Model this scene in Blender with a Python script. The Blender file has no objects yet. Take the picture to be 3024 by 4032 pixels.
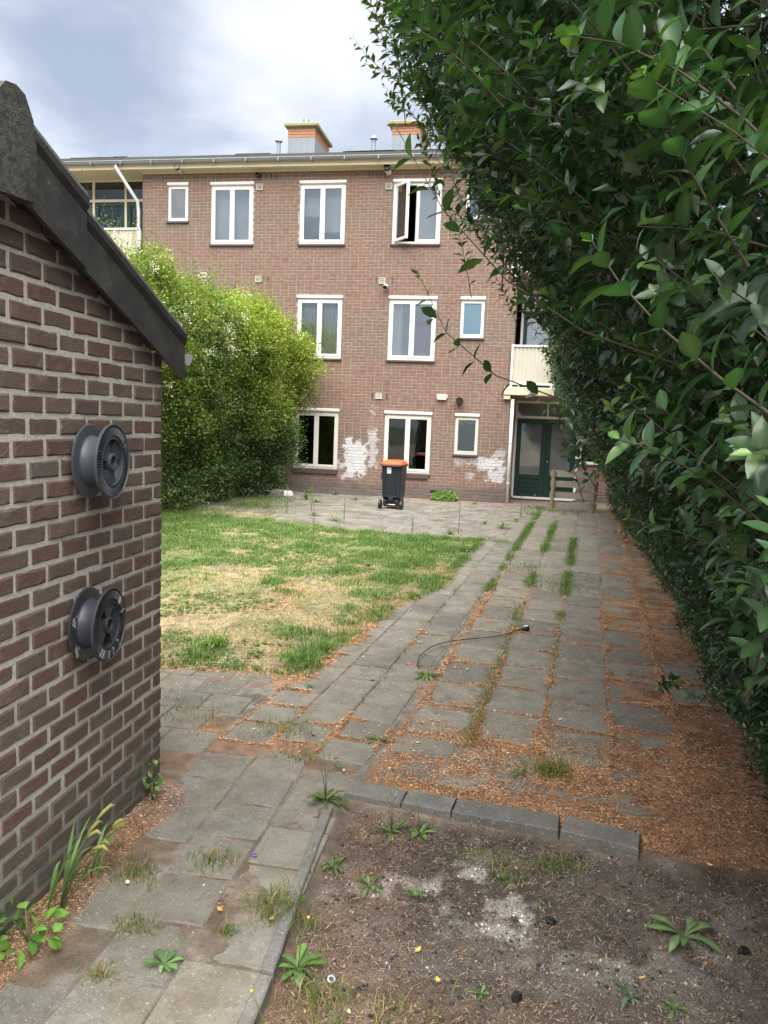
import bpy, math, random
import numpy as np
from mathutils import Matrix, Vector
random.seed(7)
rng = np.random.default_rng(11)
PI = math.pi
S = bpy.context.scene
COL = S.collection

# ------------------------------------------------------------------ camera
CAM_R = Matrix(((0.98350673, -0.058458, 0.1711642),
                (0.17664408, 0.10703712, -0.97843749),
                (0.03887658, 0.992535, 0.11559799)))
EYE = Vector((0, 0, 1.87))
cd = bpy.data.cameras.new('camera')
cd.sensor_fit = 'VERTICAL'; cd.sensor_height = 36.0; cd.lens = 26.607
cd.clip_start = 0.05; cd.clip_end = 3000
cam = bpy.data.objects.new('camera', cd); COL.objects.link(cam)
cam.matrix_world = Matrix.Translation(EYE) @ CAM_R.to_4x4()
S.camera = cam

# ------------------------------------------------------------------ sky, sun, exposure
SUN_EL, SUN_AZ = math.radians(64), math.radians(170)      # compass bearing of the sun from +Y, clockwise
W = bpy.data.worlds.new('World'); S.world = W; W.use_nodes = True
wn, wl = W.node_tree.nodes, W.node_tree.links
wn.clear()
def wnode(t, **kw):
    n = wn.new(t)
    for k, v in kw.items(): setattr(n, k, v)
    return n
wo = wnode('ShaderNodeOutputWorld'); bg = wnode('ShaderNodeBackground'); bg.inputs[1].default_value = 0.065
sky = wnode('ShaderNodeTexSky', sky_type='NISHITA', sun_disc=False)
sky.sun_elevation = SUN_EL; sky.sun_rotation = SUN_AZ; sky.air_density = 1.0; sky.dust_density = 1.5
tc = wnode('ShaderNodeTexCoord')
sep = wnode('ShaderNodeSeparateXYZ'); wl.new(tc.outputs['Generated'], sep.inputs[0])
# cloud deck: project the view direction onto a flat layer
zz = wnode('ShaderNodeMath', operation='ADD'); wl.new(sep.outputs['Z'], zz.inputs[0]); zz.inputs[1].default_value = 0.22
za = wnode('ShaderNodeMath', operation='MAXIMUM'); wl.new(zz.outputs[0], za.inputs[0]); za.inputs[1].default_value = 0.08
dv = wnode('ShaderNodeVectorMath', operation='DIVIDE')
cz = wnode('ShaderNodeCombineXYZ')
for i in range(3): wl.new(za.outputs[0], cz.inputs[i])
wl.new(tc.outputs['Generated'], dv.inputs[0]); wl.new(cz.outputs[0], dv.inputs[1])
n1 = wnode('ShaderNodeTexNoise'); n1.inputs['Scale'].default_value = 2.7; n1.inputs['Detail'].default_value = 7
n1.inputs['Roughness'].default_value = 0.52; n1.inputs['Distortion'].default_value = 0.25
wl.new(dv.outputs[0], n1.inputs['Vector'])
n2 = wnode('ShaderNodeTexNoise'); n2.inputs['Scale'].default_value = 1.25; n2.inputs['Detail'].default_value = 4
wl.new(dv.outputs[0], n2.inputs['Vector'])
ad = wnode('ShaderNodeMath', operation='ADD'); wl.new(n1.outputs[0], ad.inputs[0]); wl.new(n2.outputs[0], ad.inputs[1])
cr = wnode('ShaderNodeValToRGB'); e = cr.color_ramp.elements
e[0].position = 0.38; e[0].color = (3.3, 3.9, 5.0, 1)
e[1].position = 0.62; e[1].color = (7.4, 7.6, 7.9, 1)
for pos, c in ((0.46, (4.3, 4.85, 5.9, 1)), (0.53, (5.9, 6.35, 7.2, 1))):
    x = e.new(pos); x.color = c
hv = wnode('ShaderNodeMath', operation='MULTIPLY'); wl.new(ad.outputs[0], hv.inputs[0]); hv.inputs[1].default_value = 0.5
wl.new(hv.outputs[0], cr.inputs[0])
mx = wnode('ShaderNodeMix', data_type='RGBA'); mx.inputs[0].default_value = 0.9
wl.new(sky.outputs[0], mx.inputs[6]); wl.new(cr.outputs[0], mx.inputs[7])
wl.new(mx.outputs[2], bg.inputs[0]); wl.new(bg.outputs[0], wo.inputs[0])
sl = bpy.data.lights.new('sun', 'SUN'); sl.energy = 4.9; sl.angle = math.radians(78); sl.color = (1, 0.96, 0.9)
so = bpy.data.objects.new('sun', sl); COL.objects.link(so)
sd = Vector((math.sin(SUN_AZ) * math.cos(SUN_EL), math.cos(SUN_AZ) * math.cos(SUN_EL), math.sin(SUN_EL)))
so.rotation_euler = (-sd).to_track_quat('-Z', 'Y').to_euler(); so.location = (0, -5, 30)
vs = S.view_settings
vs.view_transform = 'Standard'; vs.look = 'None'; vs.gamma = 1.0; vs.use_curve_mapping = False
vs.exposure = 1.2
S.cycles.use_denoising = True
S.cycles.max_bounces = 4; S.cycles.diffuse_bounces = 3; S.cycles.glossy_bounces = 2; S.cycles.transmission_bounces = 3; S.cycles.transparent_max_bounces = 12

# ------------------------------------------------------------------ helpers: objects
def link(o, parent=None):
    COL.objects.link(o)
    if parent: o.parent = parent
    return o
def tag(o, label=None, cat=None, group=None, kind=None):
    if label: o['label'] = label
    if cat: o['category'] = cat
    if group: o['group'] = group
    if kind: o['kind'] = kind
    return o
def empty(name, loc=(0, 0, 0), rz=0.0, parent=None):
    o = bpy.data.objects.new(name, None); o.empty_display_size = 0.1
    o.location = loc; o.rotation_euler = (0, 0, rz)
    return link(o, parent)
def np_mesh(name, V, F, col=None, smooth=True):
    """mesh from numpy arrays; F is (m,3) or (m,4); col is (n,3) point colour"""
    me = bpy.data.meshes.new(name)
    V = np.asarray(V, np.float32); F = np.asarray(F, np.int32)
    k = F.shape[1]
    me.vertices.add(len(V)); me.vertices.foreach_set('co', V.ravel())
    me.loops.add(F.size); me.loops.foreach_set('vertex_index', F.ravel())
    me.polygons.add(len(F)); me.polygons.foreach_set('loop_start', np.arange(len(F), dtype=np.int32) * k)
    if smooth: me.polygons.foreach_set('use_smooth', np.ones(len(F), bool))
    me.update(calc_edges=True)
    if col is not None:
        at = me.color_attributes.new('col', 'FLOAT_COLOR', 'POINT')
        c4 = np.ones((len(V), 4), np.float32); c4[:, :3] = col
        at.data.foreach_set('color', c4.ravel())
    return me
def mobj(name, me, mat, parent=None):
    o = bpy.data.objects.new(name, me)
    if mat and not me.materials: me.materials.append(mat)
    return link(o, parent)
class MB:
    """collects simple shapes into one mesh"""
    def __init__(s): s.v = []; s.f = []; s.c = []
    def add(s, vs, fs):
        b = len(s.v); s.v += [tuple(p) for p in vs]; s.f += [tuple(b + i for i in f) for f in fs]
        return s
    def box(s, x0, x1, y0, y1, z0, z1):
        return s.add([(x0,y0,z0),(x1,y0,z0),(x1,y1,z0),(x0,y1,z0),(x0,y0,z1),(x1,y0,z1),(x1,y1,z1),(x0,y1,z1)],
                     [(0,3,2,1),(4,5,6,7),(0,1,5,4),(1,2,6,5),(2,3,7,6),(3,0,4,7)])
    def cbox(s, x0, x1, y0, y1, z0, z1, b=0.006):
        """box with chamfered edges"""
        xs = (x0, x0+b, x1-b, x1); ys = (y0, y0+b, y1-b, y1); zs = (z0, z0+b, z1-b, z1)
        vs = []; idx = {}
        for i in range(4):
            for j in range(4):
                for k in range(4):
                    if (i in (0,3)) + (j in (0,3)) + (k in (0,3)) == 1:
                        idx[(i,j,k)] = len(vs); vs.append((xs[i],ys[j],zs[k]))
        f = []
        A = lambda *t: tuple(idx[q] for q in t)
        f.append(A((0,1,1),(0,1,2),(0,2,2),(0,2,1))); f.append(A((3,1,1),(3,2,1),(3,2,2),(3,1,2)))
        f.append(A((1,0,1),(2,0,1),(2,0,2),(1,0,2))); f.append(A((1,3,1),(1,3,2),(2,3,2),(2,3,1)))
        f.append(A((1,1,0),(1,2,0),(2,2,0),(2,1,0))); f.append(A((1,1,3),(2,1,3),(2,2,3),(1,2,3)))
        for sx, ix in ((0,1),(3,2)):
            for sy, iy in ((0,1),(3,2)):
                f.append(A((sx,iy,1),(sx,iy,2),(ix,sy,2),(ix,sy,1)))
            for sz, iz in ((0,1),(3,2)):
                f.append(A((sx,1,iz),(sx,2,iz),(ix,2,sz),(ix,1,sz)))
        for sy, iy in ((0,1),(3,2)):
            for sz, iz in ((0,1),(3,2)):
                f.append(A((1,sy,iz),(2,sy,iz),(2,iy,sz),(1,iy,sz)))
        for sx, ix in ((0,1),(3,2)):
            for sy, iy in ((0,1),(3,2)):
                for sz, iz in ((0,1),(3,2)):
                    f.append(A((sx,iy,iz),(ix,sy,iz),(ix,iy,sz)))
        return s.add(vs, f)
    def prism(s, pts, d, off=(0,0,0)):
        """extrude a polygon (3-D points) along vector d"""
        n = len(pts); d = Vector(d)
        P = [Vector(p) + Vector(off) for p in pts]
        return s.add(P + [p + d for p in P],
                     [tuple(range(n))[::-1], tuple(range(n, 2*n))] + [(i, (i+1) % n, n + (i+1) % n, n + i) for i in range(n)])
    def tube(s, path, rad, n=8, cap=True):
        path = [Vector(p) for p in path]
        if not hasattr(rad, '__len__'): rad = [rad] * len(path)
        rings = []; up = Vector((0.13, 0.21, 1)).normalized()
        b = len(s.v)
        for i, p in enumerate(path):
            t = (path[min(i+1, len(path)-1)] - path[max(i-1, 0)])
            t = t.normalized() if t.length > 1e-9 else Vector((0,0,1))
            a = t.cross(up)
            if a.length < 0.05: a = t.cross(Vector((1,0,0)))
            a.normalize(); c = t.cross(a)
            for k in range(n):
                w = 2*PI*k/n
                s.v.append(tuple(p + (a*math.cos(w) + c*math.sin(w)) * rad[i]))
        for i in range(len(path)-1):
            for k in range(n):
                s.f.append((b+i*n+k, b+i*n+(k+1)%n, b+(i+1)*n+(k+1)%n, b+(i+1)*n+k))
        if cap:
            s.f.append(tuple(b+k for k in range(n))[::-1]); s.f.append(tuple(b+(len(path)-1)*n+k for k in range(n)))
        return s
    def lathe(s, prof, n=32, center=(0,0,0), axis='x', closed=True):
        """profile of (r, h) turned about an axis"""
        b = len(s.v); m = len(prof); C = Vector(center)
        for k in range(n):
            w = 2*PI*k/n
            for r, h in prof:
                a, c = r*math.cos(w), r*math.sin(w)
                s.v.append(tuple(C + (Vector((h,a,c)) if axis == 'x' else Vector((a,h,c)) if axis == 'y' else Vector((a,c,h)))))
        for k in range(n):
            k2 = (k+1) % n
            for i in range(m if closed else m-1):
                j = (i+1) % m
                s.f.append((b+k*m+i, b+k*m+j, b+k2*m+j, b+k2*m+i))
        return s
    def mesh(s, name, mat=None, smooth=False):
        me = bpy.data.meshes.new(name); me.from_pydata(s.v, [], s.f); me.update()
        bm_fix(me)
        if smooth: me.polygons.foreach_set('use_smooth', [True]*len(me.polygons))
        if mat: me.materials.append(mat)
        return me
    def build(s, name, mat, parent=None, smooth=False, loc=None, rot=None):
        o = bpy.data.objects.new(name, s.mesh(name, mat, smooth))
        if loc is not None: o.location = loc
        if rot is not None: o.rotation_euler = rot
        return link(o, parent)
import bmesh
def bm_fix(me):
    bm = bmesh.new(); bm.from_mesh(me); bmesh.ops.recalc_face_normals(bm, faces=bm.faces); bm.to_mesh(me); bm.free()

# ------------------------------------------------------------------ helpers: numpy noise
def _hash(ix, iy, seed):
    h = (ix.astype(np.int64)*374761393 + iy.astype(np.int64)*668265263 + seed*1442695041) & 0xffffffff
    h = ((h ^ (h >> 13)) * 1274126177) & 0xffffffff
    return ((h ^ (h >> 16)) & 0xffffff) / float(0xffffff)
def vnoise(x, y, seed=0):
    x = np.asarray(x, float); y = np.asarray(y, float)
    ix, iy = np.floor(x), np.floor(y); fx, fy = x-ix, y-iy
    u, v = fx*fx*(3-2*fx), fy*fy*(3-2*fy)
    a, b = _hash(ix, iy, seed), _hash(ix+1, iy, seed); c, d = _hash(ix, iy+1, seed), _hash(ix+1, iy+1, seed)
    return (a*(1-u)+b*u)*(1-v) + (c*(1-u)+d*u)*v
def fbm(x, y, f=1.0, o=4, seed=0):
    s = 0; a = 0.5; t = 0
    for i in range(o):
        s = s + a*vnoise(np.asarray(x)*f, np.asarray(y)*f, seed+i*17); t += a; a *= 0.5; f *= 2.07
    return s/t
def sstep(a, b, x):
    t = np.clip((np.asarray(x, float)-a)/(b-a), 0, 1); return t*t*(3-2*t)

# ------------------------------------------------------------------ helpers: materials
class NT:
    def __init__(s, name):
        s.m = bpy.data.materials.new(name); s.m.use_nodes = True
        s.t = s.m.node_tree; s.t.nodes.clear()
        s.out = s.t.nodes.new('ShaderNodeOutputMaterial')
    def n(s, typ, ins=None, **kw):
        nd = s.t.nodes.new('ShaderNode' + typ)
        for k, v in kw.items(): setattr(nd, k, v)
        for k, v in (ins or {}).items():
            sk = nd.inputs[k]
            if isinstance(v, bpy.types.NodeSocket): s.t.links.new(v, sk)
            elif isinstance(v, bpy.types.Node): s.t.links.new(v.outputs[0], sk)
            else: sk.default_value = v
        return nd
    def math(s, op, a, b=0.0, c=0.0, clamp=False):
        return s.n('Math', {0: a, 1: b, 2: c}, operation=op, use_clamp=clamp).outputs[0]
    def mix(s, f, a, b, mode='MIX'):
        return s.n('Mix', {0: f, 6: a, 7: b}, data_type='RGBA', blend_type=mode).outputs[2]
    def ramp(s, f, els, interp='LINEAR'):
        r = s.n('ValToRGB', {0: f}); r.color_ramp.interpolation = interp
        e = r.color_ramp.elements
        while len(e) < len(els): e.new(0.5)
        for k, (p, c) in enumerate(els):
            e[k].position = p; e[k].color = (*c, 1) if len(c) == 3 else c
        return r.outputs[0]
    def noise(s, vec, scale, detail=4, rough=0.55, dist=0.0):
        ins = {'Scale': scale, 'Detail': detail, 'Roughness': rough, 'Distortion': dist}
        if vec is not None: ins['Vector'] = vec
        return s.n('TexNoise', ins).outputs[0]
    def pos(s): return s.n('NewGeometry').outputs['Position']
    def island(s):
        """one random number for each loose piece, whether it is an object or part of a joined mesh"""
        a = s.n('NewGeometry').outputs['Random Per Island']; b = s.n('ObjectInfo').outputs['Random']
        return s.math('FRACT', s.math('ADD', a, b))
    def bsdf(s, col, rough=0.7, bump=None, bstr=0.3, bdist=0.01, **kw):
        ins = {'Base Color': col, 'Roughness': rough}
        for k, v in kw.items(): ins[k.replace('_', ' ')] = v
        p = s.n('BsdfPrincipled', ins)
        if bump is not None:
            b = s.n('Bump', {'Height': bump, 'Strength': bstr, 'Distance': bdist}); s.t.links.new(b.outputs[0], p.inputs['Normal'])
        return p
    def done(s, sh):
        s.t.links.new(sh.outputs[0] if isinstance(sh, bpy.types.Node) else sh, s.out.inputs[0]); return s.m
def C3(r, g, b): return (r, g, b, 1.0)

# ------------------------------------------------------------------ materials
def plain(name, col, rough=0.6, nscale=30, amt=0.18, bstr=0.08, **kw):
    t = NT(name); p = t.pos()
    a = t.noise(p, nscale, 5); b = t.noise(p, nscale*0.13, 3)
    v = t.math('MULTIPLY_ADD', t.math('ADD', a, b), amt, 1 - amt)
    c = t.mix(1.0, C3(*col), t.n('CombineColor', {0: v, 1: v, 2: v}).outputs[0], 'MULTIPLY')
    return t.done(t.bsdf(c, rough, a, bstr, 0.004, **kw))

# worn white paint patches on the house wall, as rectangles (x0, x1, z0, z1, strength)
PAINT = [(-4.50, -3.88, 0.50, 1.38, 1.0), (-4.68, -4.2, 0.66, 0.86, 1.0), (-4.55, -4.0, 0.40, 0.6, 0.9), (-4.52, -4.30, 1.2, 1.48, 1.0),
         (-3.86, -3.62, 0.72, 1.75, 0.6), (-3.84, -3.72, 1.7, 2.36, 0.5),
         (-1.60, -0.95, 0.88, 1.06, 0.45), (-1.02, -0.34, 0.80, 1.12, 0.9), (-0.80, -0.32, 0.48, 0.85, 0.85), (-1.35, -1.1, 0.55, 0.75, 0.5), (-0.62,-0.32,1.05,1.35,0.5)]
def paint_mask(t):
    sx = t.n('SeparateXYZ', {0: t.pos()})
    nz = t.noise(t.pos(), 7.0, 6, 0.7)
    nw = t.math('ADD', t.math('MULTIPLY', t.math('SUBTRACT', nz, 0.5), 0.60), t.math('MULTIPLY', t.math('SUBTRACT', t.noise(t.pos(), 24, 5, 0.7), 0.5), 0.22))
    tot = None
    for x0, x1, z0, z1, k in PAINT:
        dx = t.math('SUBTRACT', t.math('ABSOLUTE', t.math('SUBTRACT', sx.outputs[0], (x0+x1)/2)), (x1-x0)/2)
        dz = t.math('SUBTRACT', t.math('ABSOLUTE', t.math('SUBTRACT', sx.outputs[2], (z0+z1)/2)), (z1-z0)/2)
        d = t.math('ADD', t.math('MAXIMUM', dx, dz), nw)
        m = t.math('MULTIPLY', t.math('MULTIPLY', d, -16.0, clamp=True), k)
        tot = m if tot is None else t.math('MAXIMUM', tot, m)
    # flaking
    fl = t.math('GREATER_THAN', t.noise(t.pos(), 26, 5, 0.75), 0.395)
    return t.math('MULTIPLY', tot, t.math('MULTIPLY_ADD', fl, 0.8, 0.2))

def m_house_brick():
    t = NT('house_brick'); r = t.island(); p = t.pos()
    sx = t.n('SeparateXYZ', {0: p})
    big = t.noise(p, 0.55, 4)
    base = t.ramp(r, [(0.0, (0.191, 0.100, 0.075)), (0.25, (0.224, 0.115, 0.086)), (0.5, (0.205, 0.119, 0.089)), (0.72, (0.191, 0.128, 0.092)), (0.88, (0.244, 0.119, 0.080)), (1.0, (0.207, 0.149, 0.103))])
    br = t.ramp(r, [(0.0, (0.163, 0.109, 0.080)), (0.5, (0.191, 0.135, 0.096)), (1.0, (0.142, 0.102, 0.080))])
    # browner bands of bricks at the floor levels
    z = sx.outputs[2]
    bd = t.math('PINGPONG', t.math('ADD', z, 0.12), 1.43)
    bm = t.math('MULTIPLY', t.math('SUBTRACT', t.math('ADD', bd, t.math('MULTIPLY', t.math('SUBTRACT', big, 0.5), 1.6)), 0.78), 2.2, clamp=True)
    c = t.mix(t.math('MULTIPLY', bm, 0.75), base, br)
    # dark plinth bricks
    pl = t.math('MULTIPLY', t.math('SUBTRACT', t.math('MULTIPLY_ADD', big, 0.35, 0.24), z), 6.0, clamp=True)
    c = t.mix(pl, c, t.ramp(r, [(0.0, (0.105, 0.082, 0.075)), (1.0, (0.155, 0.115, 0.10))]))
    f = t.noise(p, 55, 5, 0.7)
    c = t.mix(t.math('MULTIPLY', f, 0.55), c, t.mix(1.0, c, C3(0.62, 0.58, 0.56), 'MULTIPLY'))
    # light dust
    c = t.mix(t.math('MULTIPLY', t.noise(p, 3.2, 5, 0.7), 0.20), c, C3(0.34, 0.285, 0.235))
    # rain-washed soot streaks and patches of dirt
    st = t.n('Mapping', {'Vector': p, 'Scale': (5.0, 1.0, 0.55)}).outputs[0]
    c = t.mix(t.math('MULTIPLY', t.math('MULTIPLY', t.math('SUBTRACT', t.noise(st, 1.6, 5, 0.65), 0.50), 4.0, clamp=True), 0.42), c, t.mix(1.0, c, C3(0.58, 0.58, 0.60), 'MULTIPLY'))
    pm = paint_mask(t)
    c = t.mix(t.math('MULTIPLY', pm, t.math('MULTIPLY_ADD', t.noise(p, 5, 4, 0.7), 0.7, 0.5), clamp=True), c, C3(0.60, 0.61, 0.64))
    return t.done(t.bsdf(c, 0.85, f, 0.5, 0.006))
def m_house_mortar():
    t = NT('house_mortar'); p = t.pos()
    f = t.noise(p, 40, 5, 0.7)
    c = t.ramp(f, [(0.3, (0.27, 0.225, 0.195)), (0.7, (0.41, 0.35, 0.305))])
    sx = t.n('SeparateXYZ', {0: p})
    pl = t.math('MULTIPLY', t.math('SUBTRACT', 0.42, sx.outputs[2]), 5.0, clamp=True)
    c = t.mix(pl, c, C3(0.16, 0.145, 0.13))
    c = t.mix(t.math('MULTIPLY', paint_mask(t), 0.75), c, C3(0.6, 0.6, 0.62))
    return t.done(t.bsdf(c, 0.95, f, 0.4, 0.004))
def m_shed_brick():
    t = NT('shed_brick'); r = t.island(); p = t.pos()
    base = t.ramp(r, [(0.0, (0.118, 0.075, 0.062)), (0.25, (0.146, 0.085, 0.067)), (0.5, (0.129, 0.091, 0.073)), (0.75, (0.156, 0.110, 0.084)), (0.9, (0.149, 0.078, 0.060)), (1.0, (0.134, 0.108, 0.090))])
    a = t.noise(p, 18, 6, 0.7); b = t.noise(p, 120, 4, 0.7)
    c = t.mix(t.math('MULTIPLY', a, 0.7), base, t.mix(1.0, base, C3(0.62, 0.66, 0.7), 'MULTIPLY'))
    c = t.mix(t.math('MULTIPLY', t.math('SUBTRACT', b, 0.52), 1.6, clamp=True), c, C3(0.256, 0.189, 0.159))
    # grey mortar smears and damp stains
    c = t.mix(t.math('MULTIPLY', t.math('MULTIPLY', t.math('SUBTRACT', t.noise(p, 7.5, 6, 0.72), 0.54), 5.0, clamp=True), 0.42), c, C3(0.27, 0.25, 0.225))
    c = t.mix(t.math('MULTIPLY', t.math('MULTIPLY', t.math('SUBTRACT', t.noise(p, 2.3, 5, 0.7), 0.52), 4.0, clamp=True), 0.45), c, t.mix(1.0, c, C3(0.55, 0.55, 0.58), 'MULTIPLY'))
    # pale specks of lime and old paint
    sp = t.math('GREATER_THAN', t.noise(p, 62, 2, 0.5), 0.755)
    c = t.mix(t.math('MULTIPLY', sp, 0.55), c, C3(0.549, 0.512, 0.476))
    # green-grey algae near the ground
    sx = t.n('SeparateXYZ', {0: p})
    g = t.math('MULTIPLY', t.math('SUBTRACT', t.math('MULTIPLY_ADD', t.noise(p, 3, 4), 0.35, 0.18), sx.outputs[2]), 4.0, clamp=True)
    c = t.mix(t.math('MULTIPLY', g, 0.75), c, C3(0.076, 0.076, 0.061))
    h = t.math('MULTIPLY_ADD', a, 1.0, t.math('MULTIPLY', b, 0.5))
    return t.done(t.bsdf(c, 0.88, h, 0.75, 0.008))
def m_shed_mortar():
    t = NT('shed_mortar'); p = t.pos()
    f = t.noise(p, 60, 5, 0.7); g2 = t.noise(p, 5, 4)
    c = t.ramp(f, [(0.25, (0.36, 0.35, 0.32)), (0.75, (0.58, 0.56, 0.52))])
    sx = t.n('SeparateXYZ', {0: p})
    g = t.math('MULTIPLY', t.math('SUBTRACT', t.math('MULTIPLY_ADD', g2, 0.5, 0.22), sx.outputs[2]), 3.0, clamp=True)
    c = t.mix(t.math('MULTIPLY', g, 0.75), c, C3(0.10, 0.098, 0.085))
    return t.done(t.bsdf(c, 0.95, f, 0.8, 0.006))
def m_tile(name, els, speck=0.5, moss=0.25, litter=0.0):
    t = NT(name); r = t.island(); p = t.pos()
    c = t.ramp(r, els)
    a = t.noise(p, 6, 5, 0.65); b = t.noise(p, 170, 3, 0.6); d = t.noise(p, 45, 4, 0.65)
    bl = t.math('MULTIPLY', t.math('SUBTRACT', a, 0.40), 3.2, clamp=True)
    c = t.mix(bl, c, t.mix(1.0, c, C3(0.60, 0.585, 0.55), 'MULTIPLY'))
    c = t.mix(t.math('MULTIPLY', t.math('SUBTRACT', d, 0.55), 5.0, clamp=True), c, t.mix(1.0, c, C3(0.55, 0.53, 0.50), 'MULTIPLY'))
    c = t.mix(t.math('MULTIPLY', t.math('SUBTRACT', t.noise(p, 30, 5, 0.75), 0.57), 6.0, clamp=True), c, t.mix(1.0, c, C3(1.5, 1.46, 1.38), 'MULTIPLY'))
    c = t.mix(t.math('MULTIPLY', t.math('SUBTRACT', b, 0.58), 6.0, clamp=True), c, t.mix(1.0, c, C3(0.38, 0.36, 0.34), 'MULTIPLY'))
    c = t.mix(t.math('MULTIPLY', t.math('MULTIPLY', t.math('SUBTRACT', t.noise(p, 120, 2), 0.62), 9.0, clamp=True), speck), c, C3(0.50, 0.48, 0.43))
    ms = t.math('MULTIPLY', t.math('SUBTRACT', t.noise(p, 2.2, 5, 0.7), 0.46), 3.5, clamp=True)
    c = t.mix(t.math('MULTIPLY', ms, moss), c, C3(0.105, 0.11, 0.062))
    # brown dust and rotted needles
    ds = t.math('MULTIPLY', t.math('SUBTRACT', t.math('MULTIPLY_ADD', d, 0.4, t.math('MULTIPLY', t.noise(p, 1.7, 5, 0.7), 0.6)), 0.50), 5.0, clamp=True)
    c = t.mix(t.math('MULTIPLY', ds, 0.35 + litter), c, C3(0.20, 0.135, 0.088))
    return t.done(t.bsdf(c, 0.92, t.math('ADD', t.math('MULTIPLY', b, 0.6), d), 0.5, 0.004))
def m_attr(name, rough=0.8, fine=60, amt=0.5, bstr=0.5, bdist=0.01, **kw):
    """colour from the mesh's own 'col' attribute, broken up by fine noise"""
    t = NT(name); p = t.pos()
    a = t.n('Attribute', attribute_name='col').outputs['Color']
    f = t.noise(p, fine, 5, 0.7); g = t.noise(p, fine*4.1, 3, 0.6)
    v = t.math('MULTIPLY_ADD', t.math('ADD', t.math('MULTIPLY', f, 0.6), t.math('MULTIPLY', g, 0.4)), 2*amt, 1 - amt)
    c = t.mix(1.0, a, t.n('CombineColor', {0: v, 1: v, 2: v}).outputs[0], 'MULTIPLY')
    return t.done(t.bsdf(c, rough, t.math('ADD', f, g), bstr, bdist, **kw))
def m_leaf(name, rough=0.42, trans=0.25, vein=True, spec=0.5):
    t = NT(name)
    a = t.n('Attribute', attribute_name='col').outputs['Color']
    r = t.island()
    hs = t.n('HueSaturation', {'Hue': t.math('MULTIPLY_ADD', r, 0.03, 0.485), 'Saturation': 1.0,
                               'Value': t.math('MULTIPLY_ADD', t.math('FRACT', t.math('MULTIPLY', r, 7.31)), 0.5, 0.75), 'Color': a}).outputs[0]
    p = t.bsdf(hs, rough, Specular_IOR_Level=spec)
    tr = t.n('BsdfTranslucent', {'Color': t.mix(1.0, hs, C3(1.25, 1.5, 0.55), 'MULTIPLY')})
    return t.done(t.n('MixShader', {0: trans, 1: p, 2: tr}))
def m_glass(name, refl=0.16, tint=(0.72, 0.76, 0.76), rough=0.015, dirt=0.0):
    t = NT(name)
    fr = t.n('Fresnel', {'IOR': 1.5}).outputs[0]
    fac = t.math('ADD', t.math('MULTIPLY', fr, 1.3), refl, clamp=True)
    nz = t.noise(t.pos(), 1.6, 2)
    bp = t.n('Bump', {'Height': nz, 'Strength': 0.05, 'Distance': 0.05})
    g = t.n('BsdfGlossy', {'Color': C3(0.92, 0.95, 0.97), 'Roughness': rough, 'Normal': bp.outputs[0]})
    tr = t.n('BsdfTransparent', {'Color': C3(*tint)})
    sh = t.n('MixShader', {0: fac, 1: tr, 2: g})
    if dirt:
        d = t.n('BsdfDiffuse', {'Color': C3(0.55, 0.57, 0.58)})
        k = t.math('MULTIPLY', t.noise(t.pos(), 4, 5, 0.6), dirt)
        sh = t.n('MixShader', {0: k, 1: sh, 2: d})
    return t.done(sh)

MAT = dict(
    hbrick=m_house_brick(), hmortar=m_house_mortar(), sbrick=m_shed_brick(), smortar=m_shed_mortar(),
    white=plain('white_paint', (0.72, 0.71, 0.68), 0.45, 20, 0.10),
    white_old=plain('weathered_white_paint', (0.62, 0.60, 0.55), 0.6, 25, 0.22),
    cream=plain('cream_render', (0.62, 0.56, 0.40), 0.8, 9, 0.18),
    sill=plain('sill_tile', (0.085, 0.062, 0.058), 0.6, 30, 0.3),
    zinc=plain('zinc', (0.30, 0.33, 0.36), 0.45, 8, 0.3, Metallic=0.5),
    lead=plain('lead_flashing', (0.24, 0.265, 0.30), 0.5, 5, 0.3, Metallic=0.3),
    roofing=plain('roofing_felt', (0.085, 0.085, 0.08), 0.9, 7, 0.4),
    green=plain('dark_green_paint', (0.008, 0.032, 0.026), 0.35, 20, 0.15),
    black=plain('black_plastic', (0.012, 0.012, 0.013), 0.45, 30, 0.2),
    pvc=plain('grey_plastic', (0.45, 0.46, 0.46), 0.5, 20, 0.12),
    interior=plain('interior_wall', (0.16, 0.14, 0.12), 0.9, 4, 0.2),
    curtain=plain('net_curtain', (0.62, 0.62, 0.60), 0.9, 60, 0.1),
    blind=plain('roller_blind', (0.70, 0.69, 0.66), 0.9, 60, 0.1),
    glass=m_glass('window_glass', 0.17, (0.85, 0.88, 0.89)),
    glass_low=m_glass('ground_floor_glass', 0.02, (0.5, 0.52, 0.5)),
    glass_soft=m_glass('net_window_glass', 0.10, (0.85, 0.88, 0.88)),
    glass_dusty=m_glass('dusty_glass', 0.10, (0.7, 0.73, 0.73), 0.03, 0.35),
    glass_clear=m_glass('clear_glass', 0.03, (0.93, 0.95, 0.95)),
    frosted=m_glass('frosted_blue_glass', 0.25, (0.5, 0.55, 0.6), 0.12, 0.3),
    bluefilm=plain('pale_blue_film', (0.36, 0.62, 0.82), 0.35, 3, 0.12),
    greyfilm=plain('grey_frosted_film', (0.27, 0.32, 0.34), 0.3, 2.5, 0.35),
    orangebrick=plain('chimney_brick', (0.42, 0.20, 0.11), 0.85, 25, 0.3),
    mossy=plain('lichened_concrete', (0.30, 0.27, 0.15), 0.95, 16, 0.4, 0.5),
    steel=plain('bare_steel', (0.6, 0.6, 0.6), 0.3, 20, 0.1, Metallic=1.0),
    corr=plain('corrugated_sheet', (0.50, 0.47, 0.39), 0.8, 14, 0.25),
    oldwood=plain('weathered_wood', (0.27, 0.245, 0.20), 0.9, 18, 0.4, 0.5),
)

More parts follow.
